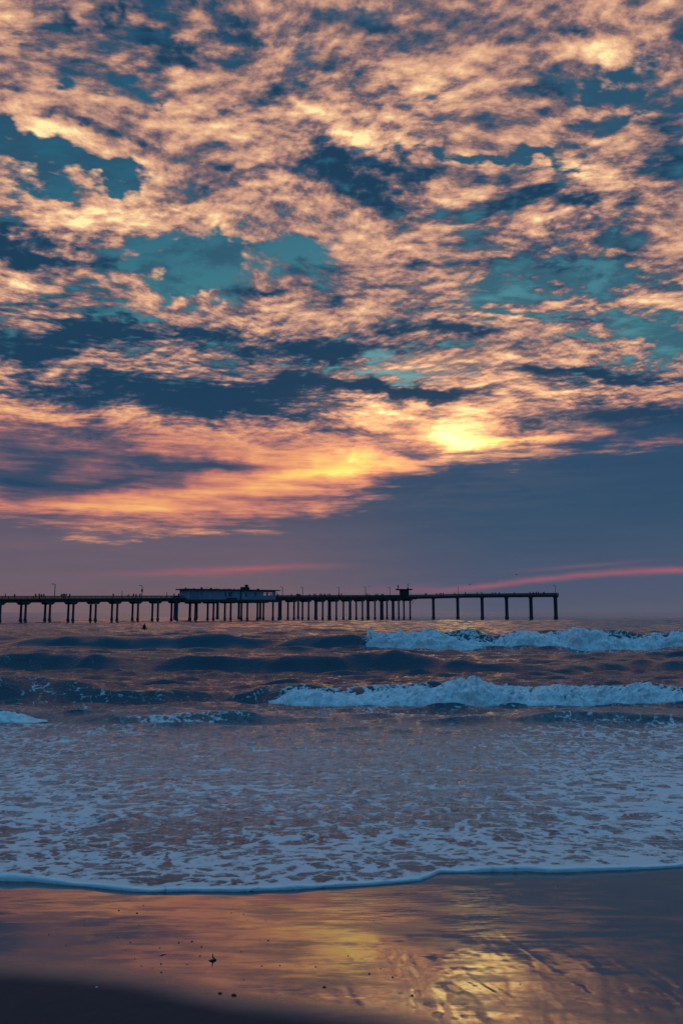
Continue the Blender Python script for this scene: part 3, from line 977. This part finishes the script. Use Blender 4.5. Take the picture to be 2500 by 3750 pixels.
# ------------------------------------------------------------------ cafe on the pier
def zf(k): return float(np.interp(k, [KB0, KB1], [ZP, ZP + .45]))
def zr(k): return float(np.interp(k, [KB0, KB1], [12.75, 13.15]))
CO = tuple(P((KB0 + KB1) / 2, 1, ZP))
cafe = thing('cafe_building', 'low flat roofed cafe with faded pale walls standing on the pier', 'building', CO)
def cbox(bm, p0, p1, o0, o1, f0, f1):
    """box on the cafe: frame columns p0..p1, offsets, heights as fraction of the wall"""
    k0, k1 = px_k(p0), px_k(p1)
    z = lambda k, f: zf(k) + f * (zr(k) - zf(k))
    hexa(bm, [P(k0, o1, z(k0, f0)), P(k1, o1, z(k1, f0)), P(k1, o0, z(k1, f0)), P(k0, o0, z(k0, f0)),
              P(k0, o1, z(k0, f1)), P(k1, o1, z(k1, f1)), P(k1, o0, z(k1, f1)), P(k0, o0, z(k0, f1))])
# near wall, pierced by the two open windows at the seaward end
bm = bmesh.new()
cbox(bm, 667, 936, 4.0, 4.25, 0, 1)
cbox(bm, 936, 988, 4.0, 4.25, 0, .40)
cbox(bm, 936, 988, 4.0, 4.25, .80, 1)
for a, b in ((936, 943.5), (957, 960.5), (977, 988)):
    cbox(bm, a, b, 4.0, 4.25, .40, .80)
part('wall', bm, M_WALL, cafe, CO)
bm = bmesh.new()
cbox(bm, 667, 672, -2.5, 3.998, 0, 1)
part('wall', bm, M_WALL, cafe, CO)
bm = bmesh.new()
cbox(bm, 672.1, 915, -2.5, -2.25, 0, 1)
cbox(bm, 915, 918, -2.25, 3.998, 0, 1)
part('wall', bm, M_WALL, cafe, CO)
for px in (940, 986):
    bm = bmesh.new()
    cbox(bm, px, px + 2, -2.52, -2.28, .0, 1)
    part('corner_post', bm, M_WALL, cafe, CO)
for a, b, f in ((943.6, 956.9, .64), (960.6, 976.9, .64)):
    bm = bmesh.new()
    cbox(bm, a, b, 4.08, 4.16, f, f + .07)
    fr = part('window', bm, M_WALL, cafe, CO)
bm = bmesh.new()
k0, k1 = px_k(655.5), px_k(1001)
hexa(bm, [P(k0, 5.2, zr(k0) + .02), P(k1, 5.2, zr(k1) + .02), P(k1, -3.4, zr(k1) + .02), P(k0, -3.4, zr(k0) + .02),
          P(k0, 5.2, zr(k0) + .50), P(k1, 5.2, zr(k1) + .45), P(k1, -3.4, zr(k1) + .45), P(k0, -3.4, zr(k0) + .50)])
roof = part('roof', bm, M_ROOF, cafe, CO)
# slatted screens at the landward end
for a, b in ((674, 683), (687, 697), (700.5, 709), (716, 726)):
    bm = bmesh.new()
    cbox(bm, a, b, 4.252, 4.30, .14, .88)
    scn = part('screen', bm, M_DARK, cafe, CO)
    bm = bmesh.new()
    for q in range(6):
        f = .14 + q * .74 / 6
        cbox(bm, a - .3, b + .3, 4.25, 4.42, f - .012, f + .060)
    cbox(bm, (a + b) / 2 - .9, (a + b) / 2 + .7, 4.25, 4.44, .13, .90)
    part('slats', bm, M_WALL, scn, CO, kind='stuff')
# windows, door, counter, downpipe
for a, b, f0, f1 in ((803, 807.5, .32, .80), (816, 828, .34, .80), (877, 883, .36, .78), (911, 917, .42, .80)):
    bm = bmesh.new()
    cbox(bm, a, b, 4.254, 4.30, f0, f1)
    w_ = part('window', bm, M_DARK, cafe, CO)
    bm = bmesh.new()
    cbox(bm, a - .6, b + .6, 4.25, 4.36, f0 - .05, f0)
    cbox(bm, a - .6, b + .6, 4.25, 4.36, f1, f1 + .04)
    cbox(bm, a - .6, a, 4.25, 4.36, f0, f1)
    cbox(bm, b, b + .6, 4.25, 4.36, f0, f1)
    cbox(bm, a, b, 4.302, 4.34, (f0 + f1) / 2 - .015, (f0 + f1) / 2 + .015)
    part('window_frame', bm, M_WALL, w_, CO)
bm = bmesh.new()
cbox(bm, 858, 863, 4.252, 4.34, .02, .96)
part('door', bm, M_DARK, cafe, CO)
bm = bmesh.new()
cbox(bm, 808, 846, 4.252, 5.0, .10, .20)
cbox(bm, 810, 812, 4.4, 4.9, 0.02, .10)
cbox(bm, 842, 844, 4.4, 4.9, 0.02, .10)
part('counter', bm, M_DARK, cafe, CO)
bm = bmesh.new()
cbox(bm, 738, 739.5, 4.252, 4.4, .02, .98)
part('downpipe', bm, M_WALL, cafe, CO)
def roof_at(px, off, up=0): k = px_k(px); return P(k, off, zr(k) + .485 + up)
def rbox(px0, px1, o0, o1, z0, z1, name, mat=M_ROOF):
    b = bmesh.new()
    k0, k1 = px_k(px0), px_k(px1)
    zz = (zr(k0) + zr(k1)) / 2 + .47
    hexa(b, [P(k0, o1, zz + z0), P(k1, o1, zz + z0), P(k1, o0, zz + z0), P(k0, o0, zz + z0), P(k0, o1, zz + z1), P(k1, o1, zz + z1), P(k1, o0, zz + z1), P(k0, o0, zz + z1)])
    return part(name, b, mat, cafe, CO)
rbox(878.5, 901, 0, 2.4, 0, 1.15, 'plant_box')
b_ = bmesh.new()
cc = roof_at(895.5, 1.2)
lathe(b_, (cc.x, cc.y), [(.78, cc.z + 1.12), (.66, cc.z + 1.45), (.80, cc.z + 1.7), (.84, cc.z + 2.15), (.7, cc.z + 2.2)], 14)
part('exhaust_vent', b_, M_ROOF, cafe, CO)
rbox(725.5, 730.5, 1.5, 2.2, 0, .75, 'roof_vent')
rbox(761, 766, 1.2, 1.9, 0, .62, 'roof_vent')
rbox(777, 790, 1.0, 1.6, 0, .20, 'roof_pipe')
rbox(934, 940, 1.0, 1.8, 0, .50, 'roof_vent')
rbox(669, 674, 1.2, 1.8, 0, .30, 'roof_vent')
b_ = bmesh.new()
cc = roof_at(747, 1.6)
tube(b_, [cc, cc + Vector((0, 0, .82)), cc + Vector((.85, 0, .84))], .07, 6)
part('roof_lamp', b_, M_ROOF, cafe, CO)

# ------------------------------------------------------------------ lookout shed where the arms meet
KT0, KT1 = px_k(1464), px_k(1496)
SO = tuple(P((KT0 + KT1) / 2, 0, 11.6))
shed = thing('lookout_shed', 'small square shed with a wide flat roof near the far end of the pier', 'shed', SO)
xs0, xs1 = tx(1464, 412), tx(1496, 412)
def sbox(bm, p0, p1, y0, y1, z0, z1):
    lbox(bm, tx(p0, 412), tx(p1, 412), y0, y1, z0, z1)
bm = bmesh.new()
sbox(bm, 1464, 1496, 410.2, 415.0, 10.6, 15.45)
part('wall', bm, M_CONC, shed, SO)
bm = bmesh.new()
sbox(bm, 1449, 1510, 408.6, 416.4, 15.452, 15.80)
sbox(bm, 1453.5, 1505, 409.4, 415.8, 15.20, 15.45)
part('roof', bm, M_ROOF, shed, SO)
bm = bmesh.new()
sbox(bm, 1476, 1485, 410.16, 410.198, 14.5, 15.0)
part('wall_sign', bm, M_STEEL, shed, SO)
bm = bmesh.new()
sbox(bm, 1469, 1474, 410.14, 410.198, 11.2, 13.6)
part('door', bm, M_DARK, shed, SO)
bm = bmesh.new()
tube(bm, [(tx(1497, 412), 411, 14.0), (tx(1500, 412), 411, 13.6), (tx(1507, 412), 411, 12.7)], .10, 6)
part('stay', bm, M_STEEL, shed, SO)
def roof_mast(label, px, prof):
    t = thing('roof_mast', label, 'mast', (tx(px, 412), 412.0, 15.80), 'masts on the shed roof')
    b = bmesh.new()
    tube(b, [(0, 0, 0), (.04, 0, prof[-1][2])], .085, 6)
    part('pole', b, M_STEEL, t)
    for (x, w, z, h) in prof:
        b = bmesh.new()
        lathe(b, (x, 0), [(w * .45, z - h / 2), (w * .6, z - h * .2), (w * .55, z + h * .2), (w * .3, z + h / 2)], 8)
        part('device', b, M_STEEL, t, smooth=True)
    return t
roof_mast('short mast with bulky fittings on the landward edge of the shed roof', 1457.5, [(-.18, .7, .45, .5), (0, .85, 1.35, .7), (.05, .5, 1.95, .4)])
roof_mast('taller thin mast with small fittings on the seaward side of the shed roof', 1493.5, [(0, .85, .45, .9), (.03, .45, 1.9, .5), (.06, .6, 2.65, .42)])

# ------------------------------------------------------------------ lamp posts
def lamp_proto():
    t = thing('lamp_post', '', 'lamp post', (0, 0, 0), 'lamp posts along the pier')
    b = bmesh.new()
    tube(b, [(0, 0, 0), (0, 0, .5), (0, 0, 4.7), (0, 0, 4.95)], [.18, .15, .13, .12], 8)
    part('pole', b, M_STEEL, t, smooth=True)
    b = bmesh.new()
    tube(b, [(0, 0, 4.9), (-.25, 0, 5.0), (-.6, 0, 5.0)], .10, 6)
    part('arm', b, M_STEEL, t)
    b = bmesh.new()
    hexa(b, [(-1.25, -.2, 4.93), (-.5, -.16, 4.93), (-.5, .16, 4.93), (-1.25, .2, 4.93), (-1.2, -.15, 5.1), (-.5, -.12, 5.14), (-.5, .12, 5.14), (-1.2, .15, 5.1)])
    part('lamp_head', b, M_STEEL, t)
    b = bmesh.new()
    lathe(b, (0, 0), [(.22, 0), (.22, .06), (.16, .3)], 8)
    part('base', b, M_STEEL, t)
    return t
LP = lamp_proto()
def near_at(px, off=2.55):
    if px > 1500:
        return Vector((tx(px, YT - off + .1, 13), YT - off + .1, tz(px)))
    k = px_k(px)
    for _ in range(4):                    # step along the deck until it stands in that direction
        p = P(k, off, deck_z(k))
        q_ = 1250 + FPX * p.x / (p.y * CP + (p.z - CAM_H) * SP)
        k += (px - q_) / 60.0
    return P(k, off, deck_z(k))
LAMPS = [(200, 1.08, 'lamp post nearest the shore, alone between two clusters of people'),
         (520, 1.02, 'lamp post with a box sign halfway up its pole, landward of the cafe'),
         (1034, .98, 'first lamp post past the seaward end of the cafe'),
         (1108, .95, 'second lamp post past the cafe, shorter than the first'),
         (1241, .98, 'third lamp post past the cafe, beside a tight group of people'),
         (1338, 1.02, 'fourth lamp post past the cafe, with a gull gliding near its head'),
         (1427, 1.0, 'lamp post standing just landward of the flat roofed shed'),
         (2033, .99, 'lamp post on the outermost corner of the pier arm')]
for i, (px, s, lab) in enumerate(LAMPS):
    o = LP if i == 0 else dup_tree(LP)
    o.location = near_at(px, 2.55 if px < 1500 else 2.2)
    o.scale = (s, s, s)
    o['label'] = lab
    if px == 520:
        b = bmesh.new()
        lbox(b, -.34, .34, -.14, .14, 2.55, 3.55)
        part('box_sign', b, M_STEEL, o)
    if px in (1034, 1241, 1338):
        b = bmesh.new()
        lbox(b, -.16, .16, -.14, .14, 1.9 + px % 5 * .3, 2.9 + px % 5 * .3)
        part('control_box', b, M_STEEL, o)
b = bmesh.new()
tube(b, [(0, 0, 0), (0, 0, 4.6)], [.13, .08], 8)
tube(b, [(0, 0, 4.6), (0, 0, 4.95)], [.2, .16], 8)
t_ = thing('lamp_post', 'straight armless lamp post on the outer arm past the shed', 'lamp post', near_at(1677, 2.2), 'lamp posts along the pier')
part('pole', b, M_STEEL, t_, smooth=True)
for px, h, lab in ((447, 2.9, 'thin upright pole rising from the railing landward of the sign lamp post'), (611, 2.5, 'short pole on the railing just landward of the cafe'), (1013, 2.4, 'short pole on the railing between the cafe and the first lamp post past it')):
    b = bmesh.new()
    tube(b, [(0, 0, 0), (0, 0, h)], [.16, .12], 8)
    o = part('rail_pole', b, M_STEEL, None, smooth=True)
    o.location = near_at(px)
    tag(o, lab, 'pole', 'short poles along the pier railing')
# ------------------------------------------------------------------ people, birds, small things
def skin_mesh(name, verts, edges, radii, mat, levels=1, root=0):
    me = bpy.data.meshes.new('tmp')
    me.from_pydata(verts, edges, [])
    o = bpy.data.objects.new('tmp', me)
    COL.objects.link(o)
    md = o.modifiers.new('skin', 'SKIN')
    md.use_smooth_shade = True
    for i, r in enumerate(radii):
        v = me.skin_vertices[0].data[i]
        v.radius = (r, r) if not hasattr(r, '__len__') else r
        v.use_root = (i == root)
    sb = o.modifiers.new('sub', 'SUBSURF')
    sb.levels = levels
    dg = bpy.context.evaluated_depsgraph_get()
    out = bpy.data.meshes.new_from_object(o.evaluated_get(dg))
    out.name = name
    out.materials.clear()
    out.materials.append(mat)
    bpy.data.objects.remove(o)
    bpy.data.meshes.remove(me)
    return out
def standing(lean=0.0, elbows=.35, stoop=0.0):
    v = [(0, 0, .95), (0, -.01 - lean * .25, 1.18), (0, -.02 - lean * .6, 1.42), (0, -.03 - lean * .8 - stoop, 1.55), (0, -.05 - lean - stoop, 1.68), (0, -.05 - lean - stoop * 1.2, 1.76),
         (.10, 0, .88), (.12, -.02, .48), (.13, .02, .08), (.14, -.10, .05),
         (-.10, 0, .88), (-.11, .03, .48), (-.13, .0, .08), (-.14, -.12, .05),
         (.20, -.02 - lean * .6, 1.40), (.27, -.04 - elbows * .3, 1.15), (.18, -.10 - elbows, 1.08), (.12, -.14 - elbows * 1.2, 1.07),
         (-.20, -.02 - lean * .6, 1.40), (-.28, -.04 - elbows * .3, 1.14), (-.18, -.10 - elbows, 1.07), (-.10, -.14 - elbows * 1.2, 1.07)]
    e = [(0, 1), (1, 2), (2, 3), (3, 4), (4, 5), (0, 6), (6, 7), (7, 8), (8, 9), (0, 10), (10, 11), (11, 12), (12, 13), (2, 14), (14, 15), (15, 16), (16, 17), (2, 18), (18, 19), (19, 20), (20, 21)]
    r = [.15, .14, .16, .065, .10, .08, .10, .07, .05, .045, .10, .07, .05, .045, .075, .052, .042, .035, .075, .052, .042, .035]
    return v, e, r
POSES = [skin_mesh('body', *standing(.05, .30), M_CLOTH), skin_mesh('body', *standing(.22, .38, .05), M_CLOTH), skin_mesh('body', *standing(.0, .05), M_CLOTH), skin_mesh('body', *standing(.12, .15, -.04), M_CLOTH)]
ORD = ['first', 'second', 'third', 'fourth', 'fifth', 'sixth', 'seventh', 'eighth', 'ninth', 'tenth', 'eleventh', 'twelfth']
CROWD = [('between the shore side and the first lamp post', [19, 53, 131, 144, 152, 161]),
         ('in the cluster just seaward of the first lamp post', [225, 231, 237, 242, 255]),
         ('before the sign lamp post', [415]), ('in the row beside the sign lamp post', [471, 489, 499, 512]),
         ('next to the landward wall of the cafe', [638, 654]), ('just past the seaward end of the cafe', [992, 1018]),
         ('in the group between the first and second lamps past the cafe', [1068, 1086, 1090, 1094, 1098]),
         ('in the long group landward of the third lamp past the cafe', [1133, 1149, 1154, 1172, 1178, 1187, 1192, 1202, 1208]),
         ('right by the third lamp past the cafe', [1239, 1249]), ('between the fourth lamp past the cafe and the shed', [1344, 1351, 1374, 1381, 1397, 1402]),
         ('on the outer arm just past the shed', [1557, 1562, 1598, 1608, 1614, 1622]), ('near the straight armless lamp post', [1664, 1703]),
         ('on the middle of the outer arm', [1746, 1763, 1802, 1812, 1827]), ('in the line before the outermost lamp post', [1882, 1940, 1952, 1962, 1969, 1987, 1993])]
for zone, pxs in CROWD:
    for i, px in enumerate(pxs):
        o = link_mesh('person', POSES[rnd.randrange(4)])
        o.location = near_at(px, 2.2 if px < 1500 else 1.9) + Vector((0, 0, .0))
        s = rnd.uniform(.96, 1.10)
        o.scale = (s * 1.12, s * 1.12, s * 1.06)
        o.rotation_euler = (0, 0, rnd.uniform(-.9, .9))
        n = 'lone' if len(pxs) == 1 else ORD[i]
        tag(o, f'{n} dark figure {zone}', 'person', 'people at the pier railing')

# gulls
def sitting_gull():
    v = [(0, 0, .16), (-.12, 0, .17), (-.26, 0, .13), (.10, 0, .20), (.15, 0, .30), (.19, 0, .36), (.27, 0, .35), (.0, .03, .05), (.0, .03, .0)]
    e = [(0, 1), (1, 2), (0, 3), (3, 4), (4, 5), (5, 6), (0, 7), (7, 8)]
    r = [.095, .075, .02, .07, .04, .05, .014, .014, .012]
    return skin_mesh('sitting_gull', v, e, r, M_GULL)
SG = sitting_gull()
GULLS = [(671, 1.5, .30, 'gull on the small vent at the landward end of the cafe roof'), (702, 1.2, 0, 'lone gull on the cafe roof before the first box vent'), (768, 1.0, 0, 'gull sitting right behind the second box vent on the cafe roof'),
         (785, 1.3, .20, 'gull on top of the low roof pipe of the cafe'), (794, 1.4, 0, 'gull beside the end of the low roof pipe of the cafe'), (814, 1.2, 0, 'first gull of the loose row in the middle of the cafe roof'),
         (824, 1.4, 0, 'second gull of the loose row in the middle of the cafe roof'), (829.5, 1.5, 0, 'third gull of the loose row in the middle of the cafe roof'), (838, 1.1, 0, 'fourth gull of the loose row in the middle of the cafe roof'),
         (850, 1.4, 0, 'fifth gull of the loose row in the middle of the cafe roof'), (866, 1.3, 0, 'gull sitting close to the big roof box of the cafe')]
for px, off, up, lab in GULLS:
    o = link_mesh('gull', SG)
    o.location = roof_at(px, off, up - .02)
    s = 1.5 + rnd.uniform(-.15, .2)
    o.scale = (s, s, s)
    o.rotation_euler = (0, 0, rnd.choice([0, math.pi, .6, 2.6]))
    tag(o, lab, 'gull', 'gulls on the cafe roof')
o = link_mesh('gull', SG)
o.location = near_at(2033, 2.2) + Vector((-.55, 0, 5.05))
o.scale = (1.5, 1.5, 1.5)
tag(o, 'gull perched on the head of the outermost lamp post', 'gull')
def flying_gull(dihedral, droop):
    v = [(0, 0, 0), (.16, 0, .01), (.26, 0, .03), (.34, 0, .02), (-.18, 0, .0), (-.34, 0, .01),
         (.05, .22, dihedral * .22), (.0, .46, dihedral * .46), (-.10, .75, dihedral * .46 - droop), (.05, -.22, dihedral * .22), (.0, -.46, dihedral * .46), (-.10, -.75, dihedral * .46 - droop)]
    e = [(0, 1), (1, 2), (2, 3), (0, 4), (4, 5), (0, 6), (6, 7), (7, 8), (0, 9), (9, 10), (10, 11)]
    r = [.08, .075, .05, .015, .06, .03, (.10, .025), (.075, .018), (.02, .008), (.10, .025), (.075, .018), (.02, .008)]
    return skin_mesh('flying_gull', v, e, r, M_GULL)
def sky_at(px, py, dist):
    dd = Vector(ray(px, py))
    return Vector((0, 0, CAM_H)) + dd * (dist / dd.y)
for px, py, dist, a, b_, rz, lab in ((1352, 2147, 300, .25, .02, 1.3, 'gull gliding level between two lamp posts, before the shed'), (1718, 2141, 300, .75, .25, .7, 'gull with raised wings in front of the red streak of cloud'),
                                     (1890, 2105, 330, .5, .10, -.4, 'highest gull, a small speck over the red streak'), (1503, 2157, 380, .2, .05, 1.5, 'gull flying close to the seaward roof edge of the shed')):
    o = link_mesh('gull', flying_gull(a, b_))
    o.location = sky_at(px, py, dist)
    o.rotation_euler = (.15, .1, rz)
    o.scale = (1.25,) * 3
    tag(o, lab, 'gull', 'gulls in flight')

# surfer sitting on a board
sx, sy = Vector(ray(529, 2301)).x, Vector(ray(529, 2301)).y
sdist = 160.0
so = Vector((sx / sy * sdist, sdist, float(wave_z(np.array(sx / sy * sdist), np.array(sdist))) + .05))
v = [(0, 0, .16), (0, -.03, .40), (0, -.06, .66), (0, -.08, .80), (.0, -.10, .95), (0, -.10, 1.04), (.22, .04, .15), (.52, -.10, .10), (.56, -.12, -.30), (-.22, -.04, .15), (-.50, -.14, .08), (-.55, -.16, -.30),
     (.20, -.08, .62), (.27, -.14, .38), (.22, -.26, .20), (-.20, -.08, .62), (-.28, -.16, .38), (-.20, -.28, .20)]
e = [(0, 1), (1, 2), (2, 3), (3, 4), (4, 5), (0, 6), (6, 7), (7, 8), (0, 9), (9, 10), (10, 11), (2, 12), (12, 13), (13, 14), (2, 15), (15, 16), (16, 17)]
r = [.19, .17, .18, .07, .115, .09, .11, .08, .06, .11, .08, .06, .085, .06, .05, .085, .06, .05]
o = link_mesh('person', skin_mesh('person', v, e, r, M_SUIT))
o.location = so
o.scale = (1.12,) * 3
o.rotation_euler = (0, 0, .2)
tag(o, 'surfer in a dark wetsuit sitting upright on a board in the water before the pier', 'person')
b = bmesh.new()
prof = [(-.95, .02, .06), (-.8, .14, .04), (-.4, .24, .0), (.1, .27, .0), (.6, .22, .04), (.95, .10, .12), (1.1, .01, .18)]
rows = [[b.verts.new((w * math.cos(t), y, z + .035 * math.sin(t) * min(1, w * 8))) for t in [6.283 * q / 10 for q in range(10)]] for y, w, z in prof]
for r0, r1 in zip(rows, rows[1:]):
    for q in range(10):
        b.faces.new((r0[q], r0[(q + 1) % 10], r1[(q + 1) % 10], r1[q]))
b.faces.new(rows[0][::-1])
b.faces.new(rows[-1])
o = part('surfboard', b, M_BOARD, None, smooth=True)
o.location = so + Vector((0, 0, .0))
o.rotation_euler = (0, 0, .2)
tag(o, 'dark surfboard half sunk under the sitting surfer', 'surfboard')

# small things on the wet sand
def pebble_mesh(seed):
    b = bmesh.new()
    bmesh.ops.create_icosphere(b, subdivisions=2, radius=1)
    for vv in b.verts:
        vv.co *= .8 + .35 * mnoise.noise(vv.co * 1.3 + Vector((seed, 0, 0)))
        vv.co.z *= .55
    me = bpy.data.meshes.new('pebble')
    b.to_mesh(me)
    b.free()
    for p_ in me.polygons:
        p_.use_smooth = True
    me.materials.append(M_PEB)
    return me
PB = [pebble_mesh(k * 3.3) for k in range(4)]
def on_beach(px, py):
    x, y = on_sand(px, py)
    return Vector((x, y, float(sand_plane(y))))
sand_me = sand.data
_co = np.zeros(len(sand_me.vertices) * 3, dtype=np.float32)
sand_me.vertices.foreach_get('co', _co)
_co = _co.reshape(-1, 3)
def on_sand_z(x, y):
    i = np.argmin((_co[:, 0] - x) ** 2 + (_co[:, 1] - y) ** 2)
    return float(_co[i, 2])
SPECKS = [(435, 190, 5), (548, 233, 8), (630, 246, 10), (660, 207, 6), (240, 257, 5), (740, 478, 9), (742, 518, 8), (822, 382, 9), (882, 376, 9), (925, 400, 8), (1012, 615, 16), (1075, 625, 20),
          (920, 440, 7), (1120, 248, 6), (1220, 275, 6), (1138, 275, 5), (1232, 370, 8), (1108, 420, 6), (1203, 487, 8), (1490, 585, 14), (1450, 490, 7), (650, 487, 7), (700, 497, 6), (540, 355, 7),
          (578, 415, 6), (305, 395, 5), (225, 345, 6), (640, 300, 5), (680, 350, 5), (600, 380, 6), (1062, 243, 6), (860, 480, 6), (620, 455, 5), (495, 295, 5), (390, 300, 5), (1633, 178, 6), (1716, 275, 6),
          (1663, 240, 5), (1696, 525, 10), (1803, 540, 9), (1598, 440, 8), (1748, 500, 6), (1893, 622, 12), (2388, 572, 7), (2560, 120, 5), (1120, 552, 6), (1285, 485, 7), (735, 405, 6)]
for i, (zx, zy, sz) in enumerate(SPECKS):
    p_ = on_beach(zx * .797, 3150 + zy * .797)
    o = link_mesh('pebble', PB[i % 4])
    s = sz * .797 * p_.y / FPX * .55
    o.location = (p_.x, p_.y, on_sand_z(p_.x, p_.y) + s * .15)
    o.scale = (s * rnd.uniform(.8, 1.3), s * rnd.uniform(.9, 1.4), s)
    o.rotation_euler = (0, 0, rnd.uniform(0, 6.28))
    tag(o, 'small dark pebble lying on the wet sand', 'pebble', 'dark pebbles on the wet sand')
def strand(name, pts, rad, lab, cat, mat):
    c = on_beach(*pts[0])
    b = bmesh.new()
    tube(b, [(on_beach(*p_) - c) + Vector((0, 0, h)) for p_, h in zip(pts, rad[1])], rad[0], 6)
    o = part(name, b, mat, None, smooth=True)
    o.location = (c.x, c.y, on_sand_z(c.x, c.y) - .001)
    return tag(o, lab, cat)
strand('kelp_scrap', [(580, 3504), (592, 3500), (603, 3496), (612, 3493)], ([.003, .007, .006, .002], [-.003, -.002, -.002, -.003]), 'flat dark scrap of kelp among the pebbles left of the sticking stalk', 'seaweed', M_PEB)
strand('kelp_stalk', [(762, 3518), (775, 3519), (790, 3516), (780, 3516), (778, 3514)], ([.003, .008, .006, .005, .003], [-.002, .002, .004, .014, .034]), 'dark kelp stalk with one end sticking up from the wet sand', 'seaweed', M_PEB)
o = link_mesh('shell', PB[1].copy())
o.data.materials.clear()
o.data.materials.append(M_SHELL)
p_ = on_beach(355, 3618)
o.location = (p_.x, p_.y, on_sand_z(p_.x, p_.y) + .002)
o.scale = (.010, .007, .006)
tag(o, 'tiny pale shell on the dark dry sand in the corner', 'shell')
